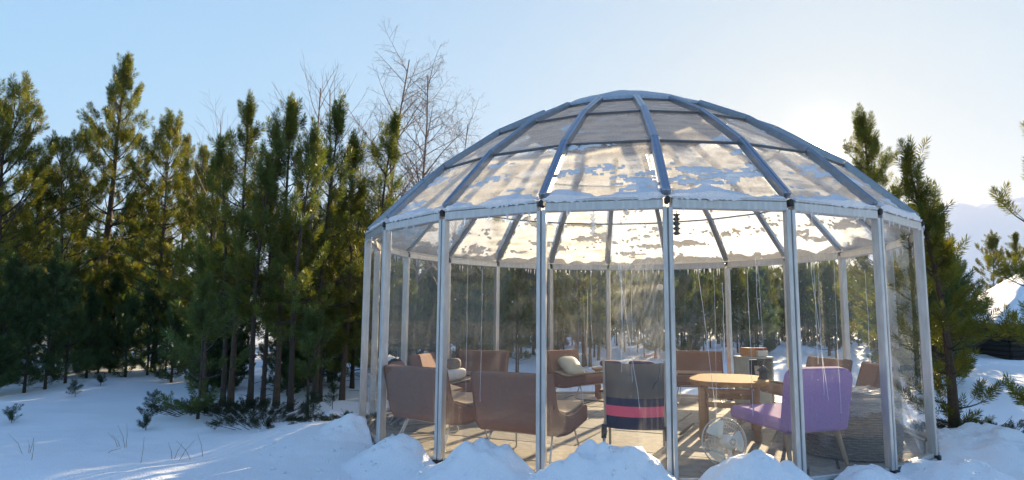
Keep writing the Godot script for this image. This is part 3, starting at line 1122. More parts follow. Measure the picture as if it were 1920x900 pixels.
func camp_chair() -> void:
	var t := thing("camp_chair", "folding camp chair in navy cloth with a bright pink stripe", "chair", Vector3(1.20, 0.003, -6.55), heading(12))
	var panel := func(y0: float, y1: float, x0: float, x1: float, bulge: float) -> ArrayMesh:
		var s := st_new()
		var n := 12
		var m := 6
		var pt := func(i: int, j: int, o: float) -> Vector3:
			var u := float(i) / n * 2.0 - 1.0
			var v := float(j) / m
			return Vector3(lerpf(x0, x1, v) - bulge * (1.0 - u * u) + o, lerpf(y0, y1, v) - 0.012 * (1.0 - u * u), u * 0.265)
		for i in n:
			for j in m:
				quad(s, pt.call(i, j, 0.0), pt.call(i + 1, j, 0.0), pt.call(i + 1, j + 1, 0.0), pt.call(i, j + 1, 0.0), 1)
				quad(s, pt.call(i, j, 0.006), pt.call(i, j + 1, 0.006), pt.call(i + 1, j + 1, 0.006), pt.call(i + 1, j, 0.006), 2)
		return done(s)
	part("backrest", panel.call(0.525, 0.85, -0.25, -0.36, 0.03), M.navy_painted_sheen, t)
	part("lower_back", panel.call(0.45, 0.525, -0.225, -0.25, 0.03), M.navy, t)
	part("pink_stripe", panel.call(0.35, 0.45, -0.19, -0.225, 0.03), M.pink, t)
	part("rear_skirt", panel.call(0.23, 0.35, -0.155, -0.19, 0.02), M.navy, t)
	var s := st_new()
	for i in 10:
		for g in [0, 1]:
			var z0 := -0.26 + 0.052 * i
			var z1 := z0 + 0.052
			var y: float = 0.36 + 0.007 * g
			var sag := func(x: float, z: float) -> Vector3: return Vector3(x, y - 0.05 * (1.0 - pow(z / 0.26, 2.0)), z)
			quad2(s, sag.call(-0.2, z0), sag.call(0.28, z0), sag.call(0.28, z1), sag.call(-0.2, z1), g == 1)
	part("seat", done(s), M.navy, t)
	for g in [-1.0, 1.0]:
		s = st_new()
		tube(s, [Vector3(-0.15, 0.16, 0.275 * g), Vector3(-0.37, 0.87, 0.275 * g)], [0.012], 8)
		tube(s, [Vector3(-0.30, 0.0, 0.285 * g), Vector3(-0.20, 0.26, 0.285 * g), Vector3(0.26, 0.37, 0.285 * g)], [0.013], 8)
		tube(s, [Vector3(0.30, 0.0, 0.265 * g), Vector3(0.24, 0.37, 0.265 * g), Vector3(-0.15, 0.19, 0.27 * g)], [0.013], 8)
		part("side_frame", done(s), M.grey_metal, t)
		s = st_new()
		tube(s, [Vector3(-0.245, 0.145, 0.287 * g), Vector3(-0.205, 0.262, 0.287 * g)], [0.024, 0.024], 8)
		part("joint_sleeve", done(s), M.black, t)
		s = st_new()
		bar(s, Vector3(-0.27, 0.575, 0.30 * g), Vector3(0.22, 0.56, 0.31 * g), 0.05, 0.022, Vector3.UP, 0.008)
		tube(s, [Vector3(0.18, 0.56, 0.30 * g), Vector3(0.22, 0.36, 0.275 * g)], [0.011], 8)
		part("armrest", done(s), M.black, t)
	s = st_new()
	tube(s, smooth_path([Vector3(-0.40, 0.85, 0.235), Vector3(-0.43, 0.72, 0.22), Vector3(-0.40, 0.66, 0.18), Vector3(-0.42, 0.62, 0.165)]), [0.009, 0.012, 0.006], 6)
	part("strap", done(s), M.black, t)

func table() -> void:
	var t := thing("coffee_table", "oval wooden coffee table with thick legs and slatted rails", "table", Vector3(2.42, 0.003, -7.55), heading(18))
	var s := st_new()
	var poly := []
	for k in 40:
		var a := TAU * k / 40
		poly.append(Vector2(0.64 * signf(cos(a)) * pow(absf(cos(a)), 0.72), 0.42 * signf(sin(a)) * pow(absf(sin(a)), 0.72)))
	slab(s, poly, 0.05, 0.014, Transform3D(Basis(Vector3.RIGHT, PI / 2), Vector3(0, 0.585, 0)))
	part("table_top", done(s), M.wood_top, t)
	for q in [[-0.44, -0.27], [-0.44, 0.27], [0.44, -0.27], [0.44, 0.27]]:
		s = st_new()
		bevel_box(s, Transform3D(Basis.IDENTITY, Vector3(q[0], 0.28, q[1])), Vector3(0.075, 0.56, 0.075), 0.012)
		part("leg", done(s), M.wood, t)
	for g in [-0.27, 0.27]:
		for y in [0.50, 0.36]:
			s = st_new()
			bevel_box(s, Transform3D(Basis.IDENTITY, Vector3(0, y, g)), Vector3(0.80, 0.055, 0.025), 0.006)
			part("rail", done(s), M.wood, t)
	for g in [-0.44, 0.44]:
		for y in [0.50, 0.36]:
			s = st_new()
			bevel_box(s, Transform3D(Basis.IDENTITY, Vector3(g, y, 0)), Vector3(0.025, 0.055, 0.46), 0.006)
			part("rail", done(s), M.wood, t)
	# lantern on the right end of the table
	var l := thing("lantern", "small dark lantern with a ring handle on the oval table", "lantern", Vector3(2.76, 0.614, -7.42))
	s = st_new()
	lathe(s, [Vector2(0.001, 0.0), Vector2(0.055, 0.0), Vector2(0.06, 0.012), Vector2(0.045, 0.02), Vector2(0.04, 0.06), Vector2(0.045, 0.085)], 16)
	part("base", done(s), M.black, l)
	s = st_new()
	lathe(s, [Vector2(0.068, 0.085), Vector2(0.066, 0.095), Vector2(0.03, 0.125), Vector2(0.018, 0.14), Vector2(0.001, 0.145)], 16)
	part("lid", done(s), M.black, l)
	s = st_new()
	var ring := []
	for k in 17: ring.append(Vector3(0.03 * sin(TAU * k / 16), 0.168 - 0.03 * cos(TAU * k / 16), 0))
	tube(s, ring, [0.005], 6, false)
	part("handle", done(s), M.black, l)

func cabinet() -> void:
	var b := Transform3D(Basis(Vector3.UP, 0.25), Vector3(3.58, 0.003, -10.0))
	var t := thing("small_cabinet", "small grey cabinet with an open dark shelf behind the table", "cabinet", b.origin, 0.25)
	var s := st_new()
	bevel_box(s, Transform3D(Basis.IDENTITY, Vector3(-0.2, 0.35, 0)), Vector3(0.03, 0.70, 0.36), 0.004)
	bevel_box(s, Transform3D(Basis.IDENTITY, Vector3(0.2, 0.35, 0)), Vector3(0.03, 0.70, 0.36), 0.004)
	part("side_panel", done(s), M.grey_paint, t)
	s = st_new()
	bevel_box(s, Transform3D(Basis.IDENTITY, Vector3(0, 0.715, 0)), Vector3(0.44, 0.03, 0.38), 0.005)
	part("top", done(s), M.grey_paint, t)
	s = st_new()
	bevel_box(s, Transform3D(Basis.IDENTITY, Vector3(0, 0.34, -0.165)), Vector3(0.365, 0.66, 0.02), 0.003)
	bevel_box(s, Transform3D(Basis.IDENTITY, Vector3(0, 0.37, 0.0)), Vector3(0.365, 0.02, 0.30), 0.003)
	part("shelf", done(s), M.black, t)
	s = st_new()
	bevel_box(s, Transform3D(Basis.IDENTITY, Vector3(0, 0.20, 0.165)), Vector3(0.36, 0.31, 0.018), 0.004)
	part("door", done(s), M.grey_paint, t)
	s = st_new()
	bevel_box(s, Transform3D(Basis(Vector3.RIGHT, -0.15), Vector3(0.04, 0.53, 0.03)), Vector3(0.08, 0.13, 0.012), 0.002)
	part("card", done(s), M.paper, t)
	var o := part("cardboard_box", null, M.card, self)
	s = st_new()
	bevel_box(s, b * Transform3D(Basis.IDENTITY, Vector3(-0.10, 0.795, 0.02)), Vector3(0.13, 0.125, 0.2), 0.004)
	o.mesh = done(s)
	tag(o, "small orange brown cardboard box on the grey cabinet", "box")
	o = part("folded_leaflet", null, M.paper, self)
	s = st_new()
	bevel_box(s, b * Transform3D(Basis(Vector3.UP, 0.2), Vector3(0.075, 0.775, 0.05)), Vector3(0.20, 0.085, 0.15), 0.006)
	o.mesh = done(s)
	tag(o, "pale stack of papers beside the box on the grey cabinet", "papers")
	o = part("red_book", null, M.maroon, self)
	s = st_new()
	bevel_box(s, b * Transform3D(Basis(Vector3.UP, 0.05), Vector3(0.09, 0.838, 0.04)), Vector3(0.17, 0.036, 0.13), 0.004)
	o.mesh = done(s)
	tag(o, "dark red book lying on top of the pale papers", "book")

func fan() -> void:
	var t := thing("floor_fan", "white floor fan with a round wire cage by the front glass", "fan", Vector3(1.82, 0.0, -5.84))
	t.rotation = Vector3(0, 0.15, 0)
	var tilt := Transform3D(Basis(Vector3.RIGHT, PI / 2 - 0.15), Vector3(0, 0.215, 0))
	# the back of the fan looks at the camera: its axis runs along local y of this frame
	var s := st_new()
	for k in 44:
		var a := TAU * k / 44
		var d := Vector3(cos(a), 0, sin(a))
		tube(s, [tilt * (d * 0.05 + Vector3(0, 0.075, 0)), tilt * (d * 0.14 + Vector3(0, 0.066, 0)), tilt * (d * 0.193 + Vector3(0, 0.03, 0)), tilt * (d * 0.20), tilt * (d * 0.185 + Vector3(0, -0.035, 0)), tilt * (d * 0.05 + Vector3(0, -0.06, 0))], [0.0013], 3, false)
	for r in [[0.20, 0.0, 0.0055], [0.12, 0.069, 0.002], [0.165, 0.05, 0.002], [0.09, -0.05, 0.002], [0.15, -0.045, 0.002]]:
		var ring := []
		for k in 41: ring.append(tilt * Vector3(cos(TAU * k / 40) * r[0], r[1], sin(TAU * k / 40) * r[0]))
		tube(s, ring, [r[2]], 5, false)
	part("cage", done(s), M.white_plastic, t)
	for k in 3:
		s = st_new()
		for i in 6:
			for j in 6:
				var q := []
				for c in [[i, j], [i + 1, j], [i + 1, j + 1], [i, j + 1]]:
					var rr := lerpf(0.03, 0.175, c[0] / 6.0)
					var wide := lerpf(0.35, 0.95, c[0] / 6.0) * (1.0 - 0.25 * pow(c[0] / 6.0, 4.0))
					var a: float = TAU * k / 3.0 + (c[1] / 6.0 - 0.5) * wide * 1.5
					q.append(tilt * Vector3(cos(a) * rr, 0.02 * (c[1] / 6.0 - 0.5), sin(a) * rr))
				quad(s, q[0], q[1], q[2], q[3], 1)
		part("blade", done(s), M.fan_blade, t)
	s = st_new()
	lathe(s, [Vector2(0.001, 0.16), Vector2(0.035, 0.158), Vector2(0.052, 0.145), Vector2(0.06, 0.10), Vector2(0.062, 0.05), Vector2(0.05, 0.03), Vector2(0.03, -0.03), Vector2(0.001, -0.035)], 24, tilt)
	var mo := part("motor", done(s), M.white_plastic, t)
	s = st_new()
	for k in 12:
		var a := TAU * k / 12
		var d := Vector3(cos(a), 0, sin(a))
		bar(s, tilt * (d * 0.014 + Vector3(0, 0.161, 0)), tilt * (d * 0.032 + Vector3(0, 0.160, 0)), 0.004, 0.004, tilt.basis.y, 0.001)
	part("vent", done(s), M.black, mo)
	s = st_new()
	tube(s, [tilt * Vector3(0, 0.08, 0.05), Vector3(0, 0.10, 0.11), Vector3(0, 0.03, 0.10)], [0.018], 10)
	lathe(s, [Vector2(0.001, 0.03), Vector2(0.09, 0.028), Vector2(0.125, 0.016), Vector2(0.13, 0.004), Vector2(0.001, 0.004)], 28, Transform3D(Basis.IDENTITY, Vector3(0, 0, 0.08)))
	part("base", done(s), M.white_plastic, t)
	s = st_new()
	tube(s, smooth_path([Vector3(-0.10, 0.012, 0.12), Vector3(-0.2, 0.008, 0.1), Vector3(-0.28, 0.008, 0.16), Vector3(-0.24, 0.008, 0.24), Vector3(-0.1, 0.008, 0.28)]), [0.004], 6)
	part("cord", done(s), M.grey_metal, t)

func basket() -> void:
	var t := thing("wicker_basket", "wide grey woven wicker basket behind the purple chair", "basket", Vector3(3.22, 0.003, -6.50))
	var s := st_new()
	# horizontal weavers that pass in and out of the stakes
	var rows := 24
	for j in rows:
		var y := 0.02 + 0.5 * j / rows
		var pts := []
		for k in 73:
			var a := TAU * k / 72
			var r := 0.41 + 0.02 * sin(PI * y / 0.5) + 0.008 * cos(a * 18.0 + PI * (j % 2))
			pts.append(Vector3(cos(a) * r, y + 0.004 * n1.get_noise_2d(k * 90.0, j * 200.0), sin(a) * r))
		tube(s, pts, [0.0115], 5, false)
	part("weave", done(s), M.wicker, t)
	s = st_new()
	for k in 36:
		var a := TAU * k / 36
		tube(s, [Vector3(cos(a) * 0.405, 0, sin(a) * 0.405), Vector3(cos(a) * 0.425, 0.26, sin(a) * 0.425), Vector3(cos(a) * 0.41, 0.53, sin(a) * 0.41)], [0.006], 5)
	part("stake", done(s), M.wicker, t, "stuff")
	s = st_new()
	lathe(s, [Vector2(0.39, 0.51), Vector2(0.425, 0.51), Vector2(0.435, 0.53), Vector2(0.42, 0.55), Vector2(0.39, 0.55), Vector2(0.38, 0.53), Vector2(0.39, 0.51)], 40)
	part("rim", done(s), M.wicker, t)
	s = st_new()
	lathe(s, [Vector2(0.001, 0.30), Vector2(0.38, 0.30), Vector2(0.38, 0.02), Vector2(0.001, 0.01)], 30)
	part("lining", done(s), M.bark_dark, t)
	# a sheet of clear plastic thrown over it
	s = st_new()
	var n := 34
	var pt := func(i: int, j: int) -> Vector3:
		var x := (float(i) / n - 0.5) * 1.25
		var z := (float(j) / n - 0.5) * 1.15
		var r := sqrt(x * x + z * z)
		var over := maxf(0.0, r - 0.44)
		var y := 0.575 + 0.05 * n1.get_noise_2d(x * 380.0, z * 380.0) + 0.03 * absf(n2.get_noise_2d(x * 600.0, z * 600.0)) - over * 1.2
		var pull := 1.0 if r < 0.44 else (0.44 + over * 0.35) / r
		return Vector3(3.22 + x * pull, y + 0.02, -6.50 + z * pull)
	for i in n:
		for j in n:
			quad(s, pt.call(i, j), pt.call(i, j + 1), pt.call(i + 1, j + 1), pt.call(i + 1, j), -1)
	tag(part("plastic_sheet", done(s), M.plastic, self), "crumpled clear plastic sheet draped over the wicker basket", "plastic sheet")

func bench() -> void:
	var t := thing("wooden_bench", "low wooden bench along the back glass behind the camp chair", "bench", Vector3(1.85, 0.003, -11.0))
	var s := st_new()
	for k in 3:
		s = st_new()
		bevel_box(s, Transform3D(Basis.IDENTITY, Vector3(0, 0.46, -0.12 + 0.12 * k)), Vector3(1.05, 0.035, 0.11), 0.006)
		part("slat", done(s), M.wood, t)
	for x in [-0.44, 0.44]:
		for z in [-0.13, 0.13]:
			s = st_new()
			bevel_box(s, Transform3D(Basis.IDENTITY, Vector3(x, 0.22, z)), Vector3(0.06, 0.44, 0.06), 0.006)
			part("leg", done(s), M.wood, t)
	for q in [[1.62, "left"], [2.12, "right"]]:
		s = st_new()
		pillow(s, Transform3D(Basis(Vector3.UP, q[0]), Vector3(q[0], 0.545, -11.0)), Vector3(0.19, 0.06, 0.17), 0.5, 0.06)
		tag(part("bench_cushion", done(s), M.dark_purple, self), "dark purple cushion on the %s half of the wooden bench" % q[1], "cushion")

# ---------------------------------------------------------------- trees
func make_sprigs() -> void:
	rng.seed = 4242
	for v in 5:
		var a := PackedVector3Array()
		var long := 0.16
		for i in 64:
			var f := float(i) / 64.0
			var ang := i * 2.399 + rng.randf_range(-0.3, 0.3)
			var tilt := lerpf(1.15, 0.25, pow(f, 3.0)) + rng.randf_range(-0.15, 0.15)
			var base := Vector3(0, f * long, 0)
			var dir := Vector3(cos(ang) * sin(tilt), cos(tilt), sin(ang) * sin(tilt))
			var side := dir.cross(Vector3(rng.randf() - 0.5, rng.randf() - 0.5, rng.randf() - 0.5)).normalized() * 0.0052
			var tip := base + dir * rng.randf_range(0.055, 0.075)
			a.append(base - side * 0.7)
			a.append(base + dir * 0.035 + side * 1.1)
			a.append(tip)
		sprigs.append(a)

class Crown:
	var v := PackedVector3Array()
	var c := PackedColorArray()
	var count := 0

func put_sprig(cr: Crown, at: Vector3, dir: Vector3, size: float, tone: Color) -> void:
	var y := dir.normalized()
	var x := y.cross(Vector3(0.3, 0.2, 0.9)).normalized()
	if x.length_squared() < 0.1: x = y.cross(Vector3.RIGHT).normalized()
	var b := Basis(x, y, x.cross(y)).rotated(y, rng.randf() * TAU).scaled(Vector3.ONE * size)
	var part_v: PackedVector3Array = Transform3D(b, at) * (sprigs[rng.randi() % sprigs.size()] as PackedVector3Array)
	cr.v.append_array(part_v)
	var col := PackedColorArray()
	col.resize(part_v.size())
	col.fill(tone)
	cr.c.append_array(col)
	cr.count += 1

func crown_mesh(cr: Crown) -> ArrayMesh:
	var arr := []
	arr.resize(Mesh.ARRAY_MAX)
	arr[Mesh.ARRAY_VERTEX] = cr.v
	arr[Mesh.ARRAY_COLOR] = cr.c
	var me := ArrayMesh.new()
	me.add_surface_from_arrays(Mesh.PRIMITIVE_TRIANGLES, arr)
	return me

# a pine: o holds h, base (share of bare trunk), w (half width), dens, gap (between whorls), size, lean, tone, round
func pine(called: String, label: String, at: Vector3, o: Dictionary, seed_no: int, group := "", category := "tree") -> Node3D:
	rng.seed = seed_no
	var h: float = o.h
	var w: float = o.get("w", h * 0.2)
	var cb: float = o.get("base", 0.2)
	var dens: float = o.get("dens", 1.0)
	var gap: float = o.get("gap", 0.30)
	var size: float = o.get("size", 1.0)
	var lean: Vector2 = o.get("lean", Vector2.ZERO)
	var dull: float = o.get("dull", 1.0)
	var rad: float = o.get("rad", 0.009 * h + 0.010)
	var round_top: float = o.get("round", 0.0)
	var t := thing(called, label, category, at, 0.0, group)
	var wob := Vector2(rng.randf_range(-1, 1), rng.randf_range(-1, 1)) * 0.024 * h
	var stem := func(f: float) -> Vector3:
		return Vector3(lean.x * f * f + wob.x * sin(f * 5.0) * f, h * f, lean.y * f * f + wob.y * sin(f * 4.0 + 1.0) * f)
	var s := st_new()
	var pts := []
	var rr := []
	for i in 13:
		var f := i / 12.0
		pts.append(stem.call(f) - Vector3(0, 0.12, 0) * (1.0 if i == 0 else 0.0))
		rr.append(lerpf(rad, 0.008, pow(f, 0.85)) * (1.35 if i == 0 else 1.0))
	tube(s, pts, rr, 8)
	part("trunk", done(s), M.bark if dull > 0.8 else M.bark_dark, t)
	s = st_new()
	var cr := Crown.new()
	var tone := func() -> Color:
		var k := rng.randf_range(0.75, 1.25)
		var c := Color(0.125, 0.165, 0.034).lerp(Color(0.175, 0.170, 0.026), rng.randf())
		c = c.lerp(Color(0.062, 0.132, 0.078), 1.0 - dull)
		return Color(c.r * k, c.g * k, c.b * k)
	var y: float = cb * h
	# dead twigs low on the bare trunk
	var dead := int(cb * h / 0.16)
	for i in dead:
		var f := rng.randf_range(0.12, 1.0) * cb
		var p: Vector3 = stem.call(f)
		var a := rng.randf() * TAU
		var l := rng.randf_range(0.15, 0.45) * minf(1.0, w)
		var d := Vector3(cos(a), rng.randf_range(-0.3, 0.3), sin(a))
		tube(s, [p, p + d * l * 0.5 + Vector3(0, 0.02, 0), p + d * l], [0.006, 0.004, 0.002], 3, false)
	while y < h * 0.985:
		var t_ := clampf((y / h - cb) / (1.0 - cb), 0.0, 1.0)
		var prof := pow(1.0 - t_, 0.8) * (0.5 + 0.5 * smoothstep(0.0, 0.3, t_)) + 0.05
		if round_top > 0.0: prof = lerpf(prof, sqrt(maxf(0.0, 1.0 - pow(absf(t_ * 1.25 - 0.35), 2.4))), round_top)
		var n := rng.randi_range(3, 6)
		var a0 := rng.randf() * TAU
		for k in n:
			var a := a0 + TAU * k / n + rng.randf_range(-0.45, 0.45)
			# long and short sides, so that the outline is uneven
			var swell := 1.0 + 0.55 * n1.get_noise_3d(cos(a) * 55.0 + seed_no * 37.0, y * 75.0, sin(a) * 55.0)
			var len_ := maxf(0.10, w * prof * rng.randf_range(0.5, 1.2) * swell)
			var el := lerpf(0.0, 1.0, pow(t_, 1.2)) + rng.randf_range(-0.2, 0.2)
			var light := rng.randf_range(0.8, 1.2)
			var p: Vector3 = stem.call((y + rng.randf_range(-0.08, 0.08)) / h)
			var bp := [p]
			var dirs := []
			var segs := 5
			for q in segs:
				var e := el + 0.7 * float(q) / segs
				var d := Vector3(cos(a) * cos(e), sin(e), sin(a) * cos(e))
				dirs.append(d)
				p += d * len_ / segs
				bp.append(p)
			var br := 0.006 + 0.011 * len_
			tube(s, bp, [br, br * 0.85, br * 0.7, br * 0.55, br * 0.4, br * 0.25], 4, false)
			var step := 0.15 / dens
			var f := 0.30 if len_ > 0.3 else 0.45
			var sgn := 1.0 if rng.randf() < 0.5 else -1.0
			while f < 0.97:
				var qi := mini(int(f * segs), segs - 1)
				var bpos: Vector3 = (bp[qi] as Vector3).lerp(bp[qi + 1], f * segs - qi)
				var bd: Vector3 = dirs[qi]
				var sd := bd.cross(Vector3.UP).normalized() * sgn
				var tl := minf(0.5 * len_ * (1.05 - f) + 0.08, 0.45) * rng.randf_range(0.6, 1.2)
				var td := (bd * 0.75 + sd * rng.randf_range(0.4, 0.95) + Vector3.UP * rng.randf_range(0.1, 0.6)).normalized()
				var tip := bpos + td * tl
				if tl > 0.12: tube(s, [bpos, tip], [0.0045, 0.002], 3, false)
				# a twig ends in a fork of upturned shoots
				var forks := rng.randi_range(1, 3) if tl > 0.13 else 1
				for z in forks:
					var dd := (td * 0.8 + Vector3.UP * rng.randf_range(0.3, 1.1) + Vector3(rng.randf() - 0.5, rng.randf() - 0.5, rng.randf() - 0.5) * 1.1).normalized()
					put_sprig(cr, tip - td * 0.03 * z, dd, size * rng.randf_range(0.6, 1.4), tone.call() * light)
				if tl > 0.24: put_sprig(cr, bpos.lerp(tip, 0.6), (td + Vector3.UP * 0.3).normalized(), size, tone.call() * light)
				sgn = -sgn
				f += step / len_ * rng.randf_range(0.7, 1.3)
			for z in 3:
				put_sprig(cr, bp[-1] - dirs[-1] * 0.07 * z, (dirs[-1] as Vector3) + Vector3.UP * 0.4 + Vector3(rng.randf() - 0.5, 0, rng.randf() - 0.5) * (0.4 * z), size * rng.randf_range(0.95, 1.35), tone.call() * light)
		y += gap * rng.randf_range(0.75, 1.25) * lerpf(1.0, 1.05, t_)
	for z in 7:
		put_sprig(cr, stem.call(1.0) - Vector3(0, 0.075 * z, 0), Vector3(rng.randf() - 0.5, 2.4, rng.randf() - 0.5), size * 1.15, tone.call())
	part("limbs", done(s), M.bark_dark, t)
	part("crown", crown_mesh(cr), M.needle, t)
	return t

func px(p: float, depth: float) -> float:
	return (p - 960.0) / F * depth

func stand(x: float, z: float) -> Vector3:
	return Vector3(x, ground_y(x, z) - 0.02, z)

func trees() -> void:
	# the clump of young pines left of the pavilion: column in the photograph, distance, height, bare share, half width, label
	var cl := [
		[446, 9.3, 4.25, 0.28, 0.66, Vector2(0.05, 0), "young pine with a bushy candle top, left front of the clump"],
		[432, 9.9, 3.85, 0.30, 0.70, Vector2(-0.25, 0), "pine at the left edge of the clump, leaning towards the open snow"],
		[482, 9.0, 3.85, 0.28, 0.66, Vector2(0.1, 0), "dark pine with the thickest trunk in the clump"],
		[530, 9.2, 4.15, 0.27, 0.68, Vector2(0.0, 0), "pine with a sunlit rounded top in the middle of the clump"],
		[556, 8.9, 3.75, 0.26, 0.66, Vector2(0.08, 0), "pale stemmed pine with sunlit yellow green shoots in the clump"],
		[600, 9.8, 4.45, 0.24, 0.68, Vector2(0.2, 0), "tallest pine on the right side of the clump"],
		[650, 10.4, 3.95, 0.24, 0.75, Vector2(0.15, 0), "bushy pine between the clump and the pavilion"],
		[690, 11.0, 4.75, 0.22, 0.85, Vector2(0.45, 0), "pine leaning right beside the bare birches"],
		[505, 10.2, 3.6, 0.30, 0.8, Vector2(0, 0), "short dense pine standing at the back of the clump"],
		[395, 10.6, 3.7, 0.25, 0.7, Vector2(-0.05, 0), "thin pine left of the clump"],
		[610, 10.9, 3.3, 0.12, 0.85, Vector2(0, 0), "low bushy pine filling the right side of the clump"],
		[668, 12.2, 3.4, 0.08, 0.95, Vector2(0, 0), "broad low pine close to the left glass wall"],
	]
	var i := 0
	for q in cl:
		var z: float = -q[1]
		pine("pine_tree", q[6], stand(px(q[0], q[1]), z), {"h": q[2], "base": q[3], "w": q[4], "lean": q[5], "dens": 0.95, "gap": 0.30, "size": 1.05, "dull": 0.7 if i % 3 else 1.0}, 300 + i * 17, "pines in the clump left of the pavilion")
		i += 1
	# big pines at the far left
	pine("pine_tree", "large dark bushy pine cut by the left edge of the picture", stand(px(-10, 12.6), -12.6), {"h": 4.8, "base": 0.2, "w": 1.9, "dens": 1.15, "gap": 0.25, "round": 0.75, "size": 1.2, "rad": 0.11}, 41)
	pine("pine_tree", "tallest pine of the left wood with a narrow open crown", stand(px(186, 15.5), -15.5), {"h": 7.3, "base": 0.22, "w": 1.6, "dens": 1.0, "gap": 0.34, "size": 1.3, "rad": 0.13, "lean": Vector2(0.35, 0)}, 43)
	pine("pine_tree", "sunlit pine right of the tallest pine", stand(px(300, 15.0), -15.0), {"h": 5.75, "base": 0.18, "w": 1.2, "dens": 1.0, "gap": 0.32, "size": 1.2, "round": 0.4}, 47)
	pine("pine_tree", "sunlit pine between the large dark pine and the tallest pine", stand(px(110, 14.2), -14.2), {"h": 4.9, "base": 0.14, "w": 1.4, "dens": 1.0, "gap": 0.30, "size": 1.2, "round": 0.6}, 49)
	pine("pine_tree", "slim pine with a spiky tip in the gap left of the clump", stand(px(338, 16.5), -16.5), {"h": 5.6, "base": 0.2, "w": 0.85, "dens": 0.9, "gap": 0.36, "size": 1.2}, 53)
	pine("pine_tree", "yellow green pine low in the gap left of the clump", stand(px(372, 14.2), -14.2), {"h": 4.6, "base": 0.15, "w": 1.0, "dens": 0.9, "gap": 0.34, "size": 1.15, "round": 0.3}, 59)
	# saplings in front of the left wood
	i = 0
	var sap := ["blue green sapling at the left edge of the picture", "blue green sapling second from the left edge", "tall blue green sapling in the left thicket", "blue green sapling on the right side of the left thicket", "small blue green sapling below the tallest pine", "blue green sapling cut off by the left edge", "short sapling between the tallest pine and the sunlit pine", "sapling standing in front of the sunlit pine", "short sapling in the gap left of the sparse one"]
	for q in [[18, 11.3, 2.2], [66, 11.6, 2.0], [104, 11.9, 2.5], [140, 12.4, 1.8], [178, 13.6, 1.7], [-20, 11.0, 2.6], [250, 13.9, 1.5], [290, 14.4, 1.9], [335, 13.2, 1.4]]:
		pine("pine_sapling", sap[i], stand(px(q[0], q[1]), -q[1]), {"h": q[2], "base": 0.08, "w": 0.48, "dens": 0.9, "gap": 0.22, "dull": 0.25, "size": 0.95, "rad": 0.025}, 700 + i, "saplings along the left wood", "sapling")
		i += 1
	pine("pine_sapling", "sparse pine sapling with wide low branches in front of the clump", stand(px(388, 8.3), -8.3), {"h": 1.5, "base": 0.12, "w": 0.62, "dens": 0.75, "gap": 0.26, "dull": 0.5, "size": 0.95, "rad": 0.02}, 733, "", "sapling")
	pine("pine_sapling", "short bare stemmed sapling right of the clump", stand(px(588, 8.5), -8.5), {"h": 1.2, "base": 0.5, "w": 0.3, "dens": 0.6, "gap": 0.26, "dull": 0.4, "size": 0.9, "rad": 0.02}, 735, "", "sapling")
	# right side
	pine("pine_tree", "pine with a reddish trunk just right of the pavilion", stand(px(1772, 7.45), -7.45), {"h": 3.05, "base": 0.05, "w": 0.60, "dens": 1.05, "gap": 0.21, "lean": Vector2(-0.28, 0), "size": 1.0, "rad": 0.062}, 61)
	pine("pine_tree", "tall narrow pine behind the roof, beside the sun", stand(px(1652, 11.6), -11.6), {"h": 5.0, "base": 0.2, "w": 1.0, "dens": 1.1, "gap": 0.25, "lean": Vector2(-0.12, 0), "size": 1.15}, 67)
	pine("pine_tree", "pine whose branches reach in from the right edge of the picture", stand(px(1962, 7.0), -7.0), {"h": 3.2, "base": 0.10, "w": 0.60, "dens": 0.6, "gap": 0.55, "size": 1.05}, 71)
	pine("pine_tree", "pine outside the right glass wall, dark below and gold above", stand(px(1690, 13.0), -13.0), {"h": 3.3, "base": 0.10, "w": 0.9, "dens": 1.0, "gap": 0.26, "size": 1.1}, 73)

	# the wood beyond: a few kinds, repeated
	var kinds := []
	var tall := [4.6, 5.2, 4.0, 5.6, 3.4, 4.4]
	for k in 6:
		var p := pine("pine_tree", "pine", Vector3(0, -50, 0), {"h": tall[k], "base": [0.22, 0.3, 0.15, 0.34, 0.08, 0.26][k], "w": [1.1, 1.0, 1.0, 1.15, 1.05, 0.85][k], "dens": 0.75, "gap": 0.38, "size": 1.5, "round": [0.3, 0.5, 0.0, 0.7, 0.2, 0.0][k], "dull": 0.25 if k == 4 else (0.95 if k % 2 else 0.75)}, 800 + k)
		kinds.append([p, false])
	rng.seed = 99
	var spots := []
	# column, distance, row of the treetop in the photograph
	for k in 46:     # left wood
		var dz := rng.randf_range(16.5, 34.0)
		spots.append([rng.randf_range(-160, 760), dz, rng.randf_range(390, 500), "pine in the dim wood behind the left pines", "pines deep in the left wood"])
	for k in 20:     # undergrowth of the left wood
		spots.append([rng.randf_range(-120, 770), rng.randf_range(13.0, 22.0), rng.randf_range(470, 620), "young pine in the undergrowth of the left wood", "young pines under the left wood", 4])
	for k in 14:     # thicket along the front of the left wood
		var c := rng.randf_range(-60, 350)
		spots.append([c, rng.randf_range(12.4, 13.6) + maxf(0.0, c - 120.0) * 0.012 + rng.randf_range(0, 2.5), rng.randf_range(530, 630), "low young pine in the thicket at the far left", "thicket of young pines at the far left", 4])
	for k in 20:     # behind the stems of the clump
		spots.append([rng.randf_range(370, 680), rng.randf_range(10.8, 14.0), rng.randf_range(560, 640), "small young pine behind the stems of the clump", "young pines behind the stems of the clump", 4])
	for k in 9:     # between the clump and the pavilion
		spots.append([rng.randf_range(570, 770), rng.randf_range(11.3, 15.5), rng.randf_range(390, 500), "bushy young pine between the clump and the left glass wall", "bushy pines beside the left glass wall"])
	for k in 12:     # behind the pine by the right glass wall
		spots.append([rng.randf_range(1680, 1765), rng.randf_range(13.0, 20.0), rng.randf_range(390, 470), "pine half hidden by the reddish pine on the right", "pines behind the reddish pine"])
